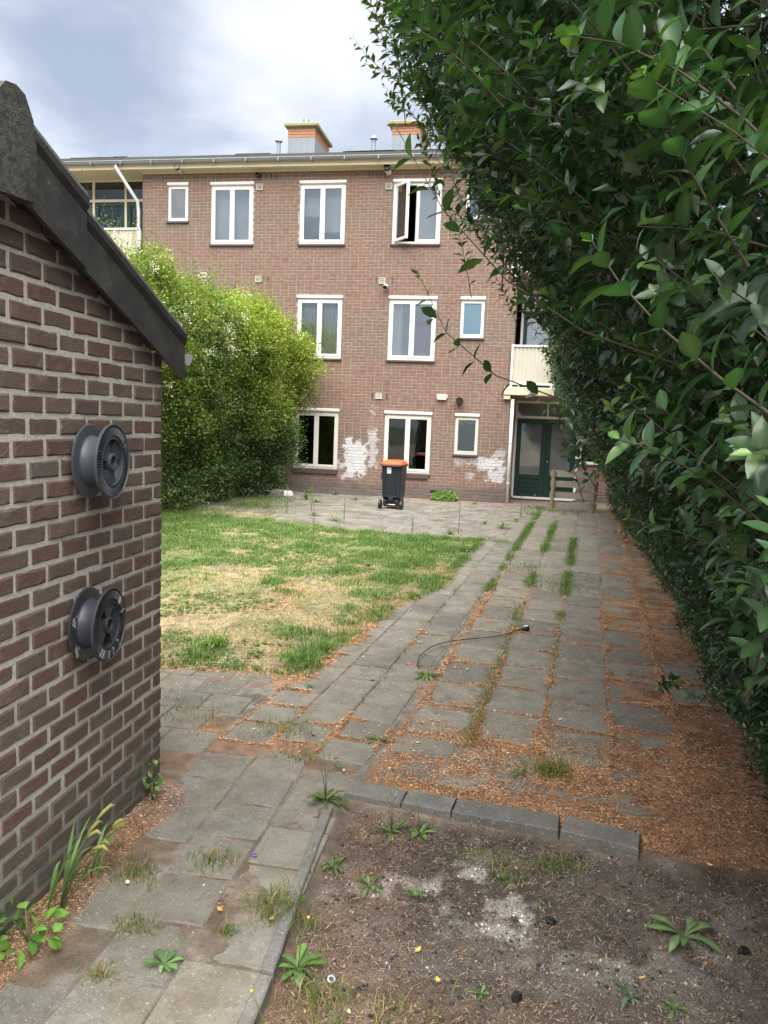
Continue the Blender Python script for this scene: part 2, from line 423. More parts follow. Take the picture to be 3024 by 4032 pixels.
# ------------------------------------------------------------------ apartment building
FY = 19.34                     # plane of the rear facade
XL, XR, ZT = -10.19, -0.28, 8.20
house = empty('apartment_building', (-5, FY, 0))
tag(house, 'three storey red brick apartment block with white windows behind the garden', 'building')
HOFF = Vector((5, -FY, 0))
def hpart(mb, name, mat, parent=None, smooth=False):
    """build a part in world coordinates under the house"""
    me = mb.mesh(name, mat, smooth)
    if parent is None:
        me.transform(Matrix.Translation(HOFF)); o = bpy.data.objects.new(name, me); return link(o, house)
    o = bpy.data.objects.new(name, me); me.transform(Matrix.Translation(HOFF)); return link(o, parent)
# openings (x0, x1, z0, z1)
BIG = [(-8.27, -7.12), (-5.87, -4.68), (-3.46, -2.25)]
ROWS = [(0.63, 2.21), (3.50, 5.09), (6.36, 7.92)]
OPEN = []
WIN = []
for fl, (z0, z1) in enumerate(ROWS):
    for ci, (x0, x1) in enumerate(BIG):
        OPEN.append((x0, x1, z0, z1)); WIN.append((x0, x1, z0, z1, 'double', fl, ci))
    zz0 = (1.18, 4.09, 6.95)[fl]
    OPEN.append((-1.64, -1.05, zz0, z1)); WIN.append((-1.64, -1.05, zz0, z1, 'single', fl, 3))
OPEN.append((-9.47, -8.91, 6.95, 7.93)); WIN.append((-9.47, -8.91, 6.95, 7.93, 'single', 2, -1))
# mortar core with openings
xs = sorted({XL, XR} | {v for o in OPEN for v in o[:2]}); zs = sorted({-0.3, ZT} | {v for o in OPEN for v in o[2:]})
mb = MB()
for i in range(len(xs)-1):
    for j in range(len(zs)-1):
        cx, cz_ = (xs[i]+xs[i+1])/2, (zs[j]+zs[j+1])/2
        if any(o[0] < cx < o[1] and o[2] < cz_ < o[3] for o in OPEN): continue
        mb.box(xs[i], xs[i+1], FY+0.007, FY+0.27, zs[j], zs[j+1])
mb.box(XR-0.25, XR-0.007, FY+0.27, FY+1.25, -0.3, 8.2)       # return wall into the porch
mb.box(XL+0.007, XL+0.25, FY+0.27, FY+1.3, -0.3, 8.2)
hpart(mb, 'wall', MAT['hmortar'])
# bricks
COURSE, BL, JT = 0.0817, 0.202, 0.0125
bricks = []
for ci in range(int(ZT/COURSE)):
    z0 = ci*COURSE; z1 = z0 + COURSE - JT
    zc = (z0+z1)/2
    cuts = sorted([(o[0], o[1]) for o in OPEN if o[2]-0.02 < zc < o[3]])
    segs = []; a = XL
    for c0, c1 in cuts: segs.append((a, c0)); a = c1
    segs.append((a, XR))
    for s0, s1 in segs:
        x = s0 - (0 if ci % 2 else 0.5)*(BL+JT)
        if s0 > XL: x = XL - (0 if ci % 2 else 0.5)*(BL+JT) + math.floor((s0-XL)/(BL+JT))*(BL+JT)
        while x < s1 - 0.01:
            L = BL
            if random.random() < 0.12: L = BL*0.48 - 0.002
            b0, b1 = max(x, s0 + (0.004 if s0 > XL else 0)), min(x+L, s1 - (0.004 if s1 < XR else 0))
            if b1 - b0 > 0.035: bricks.append((b0, b1, z0 + random.uniform(-.0018, .0018), z1 + random.uniform(-.0018, .0018)))
            x += L + JT
# slotted open joints under the eaves and floor vents are laid on later as black strips standing in for their dark depth
def brick_geo(mb, x0, x1, z0, z1, y, d):
    b = 0.0045; j = lambda: random.uniform(-.002, .002)
    f = [(x0+b+j(), y+j(), z0+b+j()), (x1-b+j(), y+j(), z0+b+j()), (x1-b+j(), y+j(), z1-b+j()), (x0+b+j(), y+j(), z1-b+j())]
    m = [(x0, y+b, z0), (x1, y+b, z0), (x1, y+b, z1), (x0, y+b, z1)]
    k = [(x0, y+d, z0), (x1, y+d, z0), (x1, y+d, z1), (x0, y+d, z1)]
    mb.add(f+m+k, [(0,1,2,3)] + [(4+i, 4+(i+1) % 4, (i+1) % 4, i) for i in range(4)] + [(8+i, 8+(i+1) % 4, 4+(i+1) % 4, 4+i) for i in range(4)])
def seen_score(b):
    x = (b[0]+b[1])/2; z = (b[2]+b[3])/2
    ok = x > -4.4 and z < 2.6 and not (-3.1 < x < -2.3 and z < 1.2)
    return (0 if ok else 1, -(b[1]-b[0]) if b[1]-b[0] < 0.2 else -1, math.hypot(x, z-1.2))
order = sorted(bricks, key=seen_score)
shared = []
for k in range(8):
    mb = MB(); brick_geo(mb, -0.101, 0.101, 0, COURSE-JT, 0, 0.03); shared.append(mb.mesh('brick', MAT['hbrick']))
solo, rest = order[:300], order[300:]
for k, (x0, x1, z0, z1) in enumerate(solo):
    o = bpy.data.objects.new('brick', random.choice(shared))
    o.location = Vector(((x0+x1)/2, FY + random.uniform(-.0015, .0015), z0)) + HOFF
    o.scale = ((x1-x0)/0.202, 1, (z1-z0)/(COURSE-JT)); link(o, house)
mb = MB()
for b in rest: brick_geo(mb, *b, FY + random.uniform(-.0015, .0015), 0.03)
# return wall bricks into the porch
for ci in range(int(ZT/COURSE)):
    y = FY + 0.034 + (0.0 if ci % 2 else 0.113)
    while y < FY + 1.2:
        y1 = min(y+0.215, FY+1.22); z0 = ci*COURSE
        mb.add([(XR-0.03, y, z0), (XR, y, z0), (XR, y1, z0), (XR-0.03, y1, z0), (XR-0.03, y, z0+COURSE-JT), (XR, y, z0+COURSE-JT), (XR, y1, z0+COURSE-JT), (XR-0.03, y1, z0+COURSE-JT)],
               [(1,2,6,5), (0,1,5,4), (2,3,7,6), (4,5,6,7), (0,3,2,1)])
        y += 0.226
tag(hpart(mb, 'brickwork', MAT['hbrick']), kind='stuff')

# windows
def rect_frame(mb, x0, x1, y0, y1, z0, z1, w):
    mb.cbox(x0, x1, y0, y1, z0, z0+w, 0.004); mb.cbox(x0, x1, y0, y1, z1-w, z1, 0.004)
    mb.cbox(x0, x0+w, y0, y1, z0+w, z1-w, 0.004); mb.cbox(x1-w, x1, y0, y1, z0+w, z1-w, 0.004)
def pleated(x0, x1, y, z0, z1, n, amp=0.03):
    V = []; F = []
    for i in range(n+1):
        x = x0 + (x1-x0)*i/n; yy = y + amp*math.sin(i*1.9 + 0.8*math.sin(i*0.7))
        V += [(x, yy, z0), (x, yy*1.0, z1)]
    for i in range(n): F.append((2*i, 2*i+2, 2*i+3, 2*i+1))
    m = MB(); m.add(V, F); return m
for (x0, x1, z0, z1, kind, fl, ci) in WIN:
    fy = FY + 0.022
    mb = MB(); rect_frame(mb, x0+0.003, x1-0.003, fy, fy+0.09, z0, z1-0.085, 0.06)
    wht = MAT['white'] if fl else MAT['white_old']
    xm = (x0+x1)/2
    halves = [(x0+0.06, xm-0.012), (xm+0.012, x1-0.06)] if kind == 'double' else [(x0+0.06, x1-0.06)]
    if kind == 'double': mb.cbox(xm-0.022, xm+0.022, fy+0.004, fy+0.085, z0+0.06, z1-0.145, 0.004)
    w = hpart(mb, 'window', wht)
    m2 = MB(); m2.cbox(x0-0.02, x1+0.02, FY-0.035, FY+0.10, z1-0.083, z1, 0.016); hpart(m2, 'window_head', wht, w)
    m2 = MB(); m2.cbox(x0-0.03, x1+0.03, FY-0.05, FY+0.13, z0-0.055, z0-0.004, 0.008); hpart(m2, 'sill', MAT['sill'], w)
    zt = z1-0.085
    for hi, (a, b) in enumerate(halves):
        opened = (fl, ci, hi) == (2, 2, 0)
        s0, s1, q0, q1 = a-0.012, b+0.012, z0+0.05, zt-0.05
        if kind == 'double':
            m3 = MB(); rect_frame(m3, s0, s1, fy-0.012, fy+0.05, q0, q1, 0.062)
            for k in range(2):        # ventilation slots in the top rail
                xx = s0 + (s1-s0)*(0.26 + 0.34*k); m3.box(xx, xx+0.1, fy-0.016, fy-0.012, q1-0.036, q1-0.024)
            p0, p1, r0, r1 = s0+0.062, s1-0.062, q0+0.062, q1-0.062
        else:
            m3 = MB(); rect_frame(m3, s0, s1, fy-0.008, fy+0.05, q0, q1, 0.03)
            p0, p1, r0, r1 = s0+0.03, s1-0.03, q0+0.03, q1-0.03
        m4 = MB(); m4.box(p0-0.01, p1+0.01, fy+0.016, fy+0.026, r0-0.01, r1+0.01)
        gm = MAT['glass_low'] if fl == 0 else MAT['glass']
        if kind == 'single' and (fl, ci) == (2, -1): gm = MAT['glass_dusty']
        if (fl, ci) == (1, 1): gm = MAT['glass_soft']
        if kind == 'single' and ci == 3 and fl < 2: gm = MAT['glass_clear']
        if opened:
            hinge = Vector((s0, fy-0.012, 0)); rot = Matrix.Translation(hinge) @ Matrix.Rotation(-math.radians(48), 4, 'Z') @ Matrix.Translation(-hinge)
            for mm in (m3, m4): mm.v = [tuple(rot @ Vector(p)) for p in mm.v]
        hpart(m3, 'sash', wht, w)
        hpart(m4, 'pane', gm, w)
        # things seen behind the glass
        yb = fy + 0.14
        if kind == 'single' and ci == 3 and fl == 1:
            m5 = MB(); m5.box(p0-0.008, p1+0.008, fy+0.030, fy+0.036, r0-0.008, r1+0.008); hpart(m5, 'window_film', MAT['bluefilm'], w)
        elif kind == 'single' and ci == 3 and fl == 0:
            m5 = MB(); m5.box(p0-0.008, p1+0.008, fy+0.030, fy+0.036, r0-0.008, r1+0.008); hpart(m5, 'window_film', MAT['greyfilm'], w)
        elif (fl, ci) == (1, 1):
            hpart(pleated(p0-0.08, p1+0.06, yb, z0-0.1, z1, 26, 0.018), 'curtain', MAT['curtain'], w)
        elif (fl, ci) == (1, 2) and hi == 0:
            hpart(pleated(p0-0.08, p0+0.22, yb, z0-0.1, z1, 10, 0.018), 'curtain', MAT['curtain'], w)
        elif fl == 2 and kind == 'double' and (ci, hi) != (2, 0):
            m5 = MB(); m5.box(p0-0.06, p1+0.06, yb+0.10, yb+0.104, z0 + (0.1 if ci == 2 else 0.75 if (ci, hi) == (1, 0) else 0.35 if ci == 1 else 0.0), z1); hpart(m5, 'blind', MAT['blind'], w)
    if fl == 0 and ci == 1:
        m5 = MB(); m5.box(halves[0][0]+0.05, halves[0][1]-0.05, fy+0.05, fy+0.09, z1-0.30, z1-0.24); hpart(m5, 'blind', MAT['white'], w)
    if fl == 0 and kind == 'double':     # brick-on-edge sill below the ground floor windows
        n = int((x1-x0+0.06)/0.075)
        for k in range(n):
            xa = x0-0.03 + k*0.0765
            m6 = MB(); m6.cbox(xa, xa+0.068, FY-0.062, FY+0.02, z0-0.125, z0-0.058, 0.005); hpart(m6, 'brick', MAT['sill'], w)
# rooms behind the windows
for fl in range(3):
    zb = fl*2.86
    mb = MB(); mb.add([(XL, FY+0.28, zb+0.02), (XR-0.26, FY+0.28, zb+0.02), (XR-0.26, FY+4.5, zb+0.02), (XL, FY+4.5, zb+0.02),
                       (XL, FY+0.28, zb+2.6), (XR-0.26, FY+0.28, zb+2.6), (XR-0.26, FY+4.5, zb+2.6), (XL, FY+4.5, zb+2.6)],
                      [(0,1,2,3), (4,5,6,7), (2,3,7,6), (0,3,7,4), (1,2,6,5)])
    for xw in (-8.7, -6.5, -4.1, -1.95): mb.box(xw-0.04, xw+0.04, FY+0.30, FY+4.48, zb+0.03, zb+2.59)
    hpart(mb, 'interior_wall', MAT['interior'])

# eaves, gutter, roof
mb = MB(); mb.box(-14.5, 4.5, FY-0.26, FY+1.3, ZT+0.003, ZT+0.03); mb.box(-14.5, 4.5, FY-0.28, FY-0.24, ZT-0.012, ZT+0.17)
mb.box(XL, XR, FY-0.012, FY-0.002, ZT-0.055, ZT+0.002)
hpart(mb, 'eaves_board', MAT['cream'])
gp = [(-0.07+0.065*math.cos(a), 0.065*math.sin(a)) for a in [PI+PI*k/8 for k in range(9)]]
mb = MB(); prof = gp + [(p[0]*0.94-0.004, p[1]*0.94+0.002) for p in gp[::-1]]
mb.prism([(-14.5, FY-0.28+py, ZT+0.16+pz) for py, pz in prof], (19, 0, 0))
mb.tube([(-14.5, FY-0.28-0.137, ZT+0.162), (4.5, FY-0.28-0.137, ZT+0.162)], 0.012, 6)
gut = hpart(mb, 'gutter', MAT['zinc'], smooth=False)
for k in range(22):
    x = -14 + k*0.85; m2 = MB(); m2.box(x, x+0.025, FY-0.423, FY-0.28, ZT+0.078, ZT+0.090); m2.box(x, x+0.025, FY-0.427, FY-0.42, ZT+0.08, ZT+0.16)
    hpart(m2, 'gutter_bracket', MAT['zinc'], gut)
mb = MB(); mb.add([(-14.5, FY-0.33, ZT+0.18), (4.5, FY-0.33, ZT+0.18), (4.5, FY+5.5, ZT+1.05), (-14.5, FY+5.5, ZT+1.05),
                   (-14.5, FY-0.33, ZT+0.275), (4.5, FY-0.33, ZT+0.275), (4.5, FY+5.5, ZT+1.10), (-14.5, FY+5.5, ZT+1.10)],
                  [(0,1,2,3), (4,5,6,7), (0,1,5,4), (1,2,6,5), (2,3,7,6), (3,0,4,7)])
roof = hpart(mb, 'roof', MAT['roofing'])
for k in range(26):   # uneven felt edge lumps
    x = random.uniform(-14, 4); w_ = random.uniform(0.3, 1.2); m2 = MB(); m2.cbox(x, x+w_, FY-0.335, FY-0.15, ZT+0.272, ZT+0.293+random.uniform(0, .012), 0.006); hpart(m2, 'felt_strip', MAT['roofing'], roof)
# side and back of the block, so it stands as a solid building
mb = MB(); mb.box(-14.5, -14.2, FY+1.3, FY+10, -0.2, ZT+0.2); mb.box(4.2, 4.5, FY+1.3, FY+10, -0.2, ZT+0.2); mb.box(-14.5, 4.5, FY+10, FY+10.25, -0.2, ZT+0.2)
hpart(mb, 'outer_wall', MAT['hmortar'])

# chimneys
LEAD = 1.08
def chimney(x, y, w, d, z0, z1, cowl):
    c = MB(); c.box(x, x+w, y, y+d, z0, z0+LEAD)
    ch = hpart(c, 'chimney', MAT['lead'])
    m = MB()
    for q in range(5):     # standing seams in the lead
        xx = x + w*(q+0.5)/5; m.box(xx-0.008, xx+0.008, y-0.006, y+0.004, z0, z0+LEAD-0.02+0.03*(q % 2))
    hpart(m, 'flashing', MAT['lead'], ch)
    m = MB(); m.box(x+0.01, x+w-0.01, y+0.01, y+d-0.01, z0+LEAD, z1); hpart(m, 'mortar', MAT['hmortar'], ch)
    n = 0; z = z0+LEAD+0.005
    while z + 0.07 < z1 + 0.01:
        xx = x - (0.11 if n % 2 else 0)
        while xx < x+w-0.02:
            a, b = max(xx, x), min(xx+0.215, x+w)
            if b-a > 0.03:
                m = MB(); m.cbox(a, b, y-0.002, y+0.08, z, z+0.07, 0.005); hpart(m, 'brick', MAT['orangebrick'], ch)
            xx += 0.226
        yy = y + 0.085 - (0.11 if n % 2 else 0)
        while yy < y+d-0.02:
            a, b = max(yy, y+0.09), min(yy+0.215, y+d)
            if b-a > 0.03:
                m = MB(); m.cbox(x+w-0.08, x+w+0.002, a, b, z, z+0.07, 0.005); hpart(m, 'brick', MAT['orangebrick'], ch)
            yy += 0.226
        z += 0.0815; n += 1
    m = MB(); m.cbox(x-0.09, x+w+0.09, y-0.09, y+d+0.09, z1, z1+0.10, 0.02); hpart(m, 'cap', MAT['mossy'], ch)
    m = MB()
    if cowl: m.tube([(x+w*0.55, y+0.3, z1+0.1), (x+w*0.55, y+0.3, z1+0.30)], 0.09, 14); m.tube([(x+w*0.55, y+0.3, z1+0.16), (x+w*0.55, y+0.3, z1+0.18)], 0.11, 14)
    else: m.tube([(x+w*0.5, y+0.3, z1+0.1), (x+w*0.5, y+0.3, z1+0.22)], 0.11, 14)
    hpart(m, 'flue', MAT['steel'] if cowl else MAT['orangebrick'], ch, smooth=False)
chimney(-6.86, 21.3, 0.78, 1.55, 8.6, 9.96, True)
chimney(-3.92, 21.3, 0.78, 1.55, 8.6, 9.93, False)
for x in (-7.02, -4.35):
    m = MB(); m.tube([(x, 21.0, 8.6), (x, 21.0, 9.5)], 0.055, 10); m.lathe([(0.11, 9.48), (0.07, 9.56), (0.0, 9.58), (0.0, 9.50)], 12, (x, 21.0, 0), 'z'); hpart(m, 'vent_pipe', MAT['zinc'])

# small fittings on the facade
def vent(x0, z0, w=0.165, h=0.15):
    m = MB(); rect_frame(m, x0, x0+w, FY-0.035, FY+0.0, z0, z0+h, 0.014)
    v = hpart(m, 'wall_vent', MAT['white_old'])
    for k in range(5):
        zz_ = z0+0.02+k*(h-0.04)/5; m = MB(); m.prism([(x0+0.012, FY-0.035, zz_), (x0+0.012, FY-0.008, zz_+0.016), (x0+0.012, FY-0.004, zz_+0.010), (x0+0.012, FY-0.031, zz_-0.005)], (w-0.024, 0, 0)); hpart(m, 'louvre', MAT['white_old'], v)
    m = MB(); m.box(x0+0.01, x0+w-0.01, FY-0.006, FY-0.003, z0+0.01, z0+h-0.01); hpart(m, 'backing', MAT['black'], v)
for x, z in ((-3.72, 2.50), (-3.74, 5.38), (-7.02, 5.40), (-7.03, 7.70), (-3.66, 7.67)): vent(x, z)
def slots(xs_, z0, h=0.15):
    for x in xs_:
        m = MB(); m.box(x, x+0.022, FY-0.0035, FY+0.004, z0, z0+h); hpart(m, 'open_joint_strip', MAT['black'])  # black strip on the brick face in place of a shaded slot
slots([-6.92+0.13*k for k in range(4)], 7.96); slots([-4.10+0.10*k for k in range(5)], 7.95)
slots([-6.80, -6.69], 5.40); slots([-3.83, -3.42], 5.39); slots([-3.82, -3.44], 2.49)
def wall_pipe(x, z, r, L, down, mat, mat2=None):
    m = MB(); P = [(x, FY+0.02, z), (x, FY-L*0.6, z), (x, FY-L, z-down)]
    m.tube(P, r, 14, cap=False); o = hpart(m, 'flue_pipe', mat2 or mat, smooth=True)
    m = MB(); d = Vector((0, -L*0.4, -down)).normalized(); a = Vector(P[2])
    m.tube([a, a + d*0.08], r*1.12, 14, cap=False); hpart(m, 'flue_end', mat, o, smooth=True)
    m = MB(); m.tube([a + d*0.03, a + d*0.035], r*0.95, 14); hpart(m, 'flue_hole', MAT['black'], o)
wall_pipe(-9.09, 8.20, 0.065, 0.22, -0.02, MAT['black'], MAT['white_old'])
wall_pipe(-3.60, 8.08, 0.075, 0.20, -0.03, MAT['black'], MAT['white_old'])
wall_pipe(-6.98, 8.05, 0.05, 0.05, 0.0, MAT['black'])
wall_pipe(-3.55, 5.32, 0.055, 0.14, 0.03, MAT['pvc'])
wall_pipe(-1.55, 2.52, 0.085, 0.14, 0.0, MAT['black'])
m = MB(); m.cbox(-2.145, -1.86, FY-0.09, FY-0.001, 2.555, 2.665, 0.03); lf = hpart(m, 'wall_light', MAT['cream'])
m = MB(); m.cbox(-2.12, -1.885, FY-0.105, FY-0.085, 2.53, 2.57, 0.008); hpart(m, 'lamp_cover', MAT['white'], lf)
# black air brick in the plinth
m = MB(); m.box(-2.20, -2.02, FY-0.004, FY+0.003, 0.165, 0.225); hpart(m, 'air_brick', MAT['black'])

# ---- porch and balconies beside the corner
BY = FY + 1.18
mb = MB()
mb.box(XR, 4.2, BY+0.02, BY+0.25, -0.2, 0.06); mb.box(1.53, 4.2, BY+0.02, BY+0.25, 0.06, 1.02); mb.box(XR, 4.2, BY+0.02, BY+0.25, 2.62, 3.0)
mb.box(XR, 4.2, BY+0.02, BY+0.25, 5.35, 5.9); mb.box(3.3, 4.2, BY+0.02, BY+0.25, 1.02, 8.2); mb.box(XR, -0.16, BY+0.02, BY+0.25, 0.06, 2.62)
hpart(mb, 'porch_wall', MAT['hmortar'])
mb = MB()
for ci in range(12):
    x = 1.54 - (0.11 if ci % 2 else 0)
    while x < 4.0:
        a = max(x, 1.54); b = min(x+0.215, 4.1)
        if b-a > 0.03: mb.cbox(a, b, BY+0.004, BY+0.05, 0.06+ci*COURSE, 0.06+ci*COURSE+COURSE-JT, 0.005)
        x += BL+JT
tag(hpart(mb, 'porch_brickwork', MAT['hbrick']), kind='stuff')
for zs_ in (2.70, 5.64):
    m = MB(); m.cbox(-0.46, 4.4, FY-0.16, FY+0.12, zs_, zs_+0.20, 0.012); m.box(XR+0.004, 4.3, FY+0.12, BY+0.015, zs_+0.03, zs_+0.17)
    m.box(-0.46, -0.30, FY-0.13, FY-0.004, zs_-0.10, zs_); hpart(m, 'balcony_slab', MAT['cream'])
    bz = zs_+0.20
    # corrugated balcony front
    V = []; F = []; n = 170
    for i in range(n+1):
        x = -0.27 + 4.0*i/n; y = FY-0.055 + 0.014*math.sin(i*PI/2.0)
        V += [(x, y, bz+0.10), (x, y, bz+0.98)]
    for i in range(n): F.append((2*i, 2*i+2, 2*i+3, 2*i+1))
    m = MB(); m.add(V, F); bp_ = hpart(m, 'balcony_panel', MAT['corr'])
    m = MB(); m.cbox(-0.33, 4.0, FY-0.09, FY-0.02, bz+0.98, bz+1.03, 0.006); m.cbox(-0.33, 4.0, FY-0.09, FY-0.02, bz+0.06, bz+0.10, 0.006)
    m.cbox(-0.335, -0.28, FY-0.095, FY-0.015, bz-0.01, bz+1.032, 0.006); hpart(m, 'rail', MAT['white'], bp_)
    # glazing behind the balcony
    z0 = zs_+0.19
    m = MB(); rect_frame(m, -0.15, 0.75, BY, BY+0.07, z0, z0+2.55, 0.06); m.cbox(-0.09, 0.69, BY+0.005, BY+0.065, z0+2.05, z0+2.12, 0.004)
    m.cbox(0.75, 3.3, BY, BY+0.07, z0+2.49, z0+2.55, 0.004); m.cbox(3.24, 3.3, BY, BY+0.07, z0, z0+2.49, 0.004); m.cbox(0.753, 3.24, BY, BY+0.07, z0+0.9, z0+0.97, 0.004); m.cbox(1.9, 1.96, BY+0.002, BY+0.068, z0+0.97, z0+2.49, 0.004)
    wd = hpart(m, 'window', MAT['white'])
    m = MB(); rect_frame(m, -0.08, 0.68, BY+0.012, BY+0.055, z0+0.06, z0+2.04, 0.10); hpart(m, 'door_leaf', MAT['green'], wd)
    m = MB(); m.box(-0.09, 3.24, BY+0.03, BY+0.036, z0+0.06, z0+2.5); hpart(m, 'pane', MAT['glass'], wd)
    hpart(pleated(-0.1, 3.2, BY+0.22, z0, z0+2.5, 120, 0.03), 'curtain', MAT['curtain'], wd)
# front door group on the ground floor
dz0, dz1 = 0.06, 2.16
m = MB(); m.cbox(-0.16, -0.10, BY, BY+0.08, dz0, 2.62, 0.004); m.cbox(1.46, 1.53, BY, BY+0.08, dz0, 2.62, 0.004)
m.cbox(-0.10, 1.46, BY, BY+0.08, 2.56, 2.62, 0.004); m.cbox(-0.10, 1.46, BY-0.004, BY+0.08, dz1, dz1+0.07, 0.004); m.cbox(-0.10, 1.46, BY-0.03, BY+0.08, dz0-0.03, dz0+0.03, 0.004)
m.cbox(0.66, 0.70, BY, BY+0.08, dz1+0.07, 2.56, 0.004)
dfr = hpart(m, 'door_frame', MAT['white'])
m = MB(); m.box(-0.10, 1.46, BY+0.035, BY+0.04, dz1+0.07, 2.56); hpart(m, 'pane', MAT['glass_dusty'], dfr)
for (a, b) in ((-0.098, 0.678), (0.682, 1.458)):
    m = MB(); rect_frame(m, a, b, BY+0.01, BY+0.06, dz0+0.035, dz1-0.003, 0.125); m.box(a+0.125, b-0.125, BY+0.022, BY+0.05, dz0+0.16, dz0+0.62)
    d_ = hpart(m, 'door', MAT['green'])
    for k in range(4):
        m = MB(); m.cbox(a+0.13, b-0.13, BY+0.006, BY+0.022, dz0+0.165+k*0.112, dz0+0.165+k*0.112+0.098, 0.008); hpart(m, 'panel_board', MAT['green'], d_)
    m = MB(); m.box(a+0.12, b-0.12, BY+0.032, BY+0.040, dz0+0.62, dz1-0.12); hpart(m, 'pane', MAT['glass_dusty'], d_)
    m = MB(); m.lathe([(0.0, BY-0.03), (0.022, BY-0.028), (0.022, BY+0.012), (0.0, BY+0.012)], 12, (b-0.2 if a < 0 else a+0.06, 0, dz0+(0.075 if a < 0 else 0.98)), 'y'); hpart(m, 'door_knob', MAT['steel'], d_)
m = MB(); rect_frame(m, 1.53, 3.3, BY, BY+0.08, 1.02, 2.62, 0.07); m.cbox(2.4, 2.46, BY+0.002, BY+0.078, 1.09, 2.55, 0.004); wd = hpart(m, 'window', MAT['white'])
m = MB(); m.box(1.6, 3.23, BY+0.035, BY+0.04, 1.09, 2.55); hpart(m, 'pane', MAT['glass'], wd)
m = MB(); m.cbox(1.535, 3.32, BY-0.05, BY+0.02, 0.985, 1.018, 0.006); hpart(m, 'sill', MAT['sill'], wd)
mb = MB(); mb.add([(XR, BY+0.26, 0.0), (4.2, BY+0.26, 0.0), (4.2, BY+4, 0.0), (XR, BY+4, 0.0), (XR, BY+0.26, 8.1), (4.2, BY+0.26, 8.1), (4.2, BY+4, 8.1), (XR, BY+4, 8.1)], [(0,1,2,3), (2,3,7,6), (0,3,7,4), (1,2,6,5), (4,5,6,7)])
hpart(mb, 'interior_wall', MAT['interior'])
# white rain pipe at the corner
m = MB(); m.tube([(-0.235, FY-0.06, 0.0), (-0.235, FY-0.06, 2.60)], 0.042, 14); dp = hpart(m, 'downpipe', MAT['white'], smooth=True)
for z in (0.5, 1.5, 2.4):
    m = MB(); m.tube([(-0.235, FY-0.06, z), (-0.235, FY-0.06, z+0.03)], 0.049, 14); hpart(m, 'pipe_clip', MAT['white_old'], dp)

# ---- recessed balconies on the left end
LY = FY + 0.50
mb = MB(); mb.box(-13.4, XL, LY+0.02, LY+0.25, -0.2, 6.0); mb.box(-13.6, -12.95, FY+0.1, FY+0.7, -0.2, 8.2); mb.box(-14.4, -13.4, LY+0.02, LY+0.25, 6.0, 8.2)
hpart(mb, 'porch_wall', MAT['hbrick'])
m = MB(); rect_frame(m, -12.9, XL-0.04, LY, LY+0.08, 6.0, 8.2, 0.07)
for x in (-11.9, -10.95): m.cbox(x-0.035, x+0.035, LY+0.002, LY+0.078, 6.07, 8.13, 0.004)
m.cbox(-12.83, XL-0.11, LY-0.002, LY+0.08, 7.60, 7.67, 0.004); wd = hpart(m, 'window', MAT['cream'])
m = MB(); m.box(-12.83, XL-0.11, LY+0.035, LY+0.04, 6.07, 8.13); hpart(m, 'pane', MAT['glass_low'], wd)
hpart(pleated(-12.85, -11.95, LY+0.2, 6.0, 7.6, 30, 0.03), 'curtain', MAT['curtain'], wd)
for a, b in ((-11.86, -10.99), (-10.91, XL-0.12)):
    m = MB(); rect_frame(m, a, b, LY+0.006, LY+0.05, 6.0, 7.60, 0.11); hpart(m, 'door_leaf', MAT['green'], wd)
mb = MB(); mb.add([(-14.2, LY+0.26, 0.0), (XL, LY+0.26, 0.0), (XL, LY+4, 0.0), (-14.2, LY+4, 0.0), (-14.2, LY+0.26, 8.1), (XL, LY+0.26, 8.1), (XL, LY+4, 8.1), (-14.2, LY+4, 8.1)], [(0,1,2,3), (2,3,7,6), (0,3,7,4), (1,2,6,5), (4,5,6,7)])
hpart(mb, 'interior_wall', MAT['interior'])
m = MB(); m.cbox(-13.5, XL-0.005, FY-0.10, LY+0.015, 5.64, 5.84, 0.01); hpart(m, 'balcony_slab', MAT['cream'])
V = []; F = []
for i in range(140):
    x = -13.4 + 3.15*i/139; y = FY-0.055 + 0.014*math.sin(i*PI/2.0); V += [(x, y, 5.94), (x, y, 6.72)]
for i in range(139): F.append((2*i, 2*i+2, 2*i+3, 2*i+1))
m = MB(); m.add(V, F); bp_ = hpart(m, 'balcony_panel', MAT['corr'])
m = MB(); m.cbox(-13.4, XL-0.02, FY-0.09, FY-0.02, 6.72, 6.77, 0.006); m.cbox(XL-0.075, XL-0.02, FY-0.095, FY-0.015, 5.85, 6.77, 0.006); hpart(m, 'rail', MAT['white'], bp_)
m = MB(); m.tube([(-10.75, FY-0.28, ZT+0.15), (-10.75, FY-0.40, ZT+0.02), (-10.30, FY-0.06, 7.45), (-10.27, FY-0.06, 7.2), (-10.27, FY-0.06, 0)], 0.045, 12); hpart(m, 'downpipe', MAT['pvc'], smooth=True)

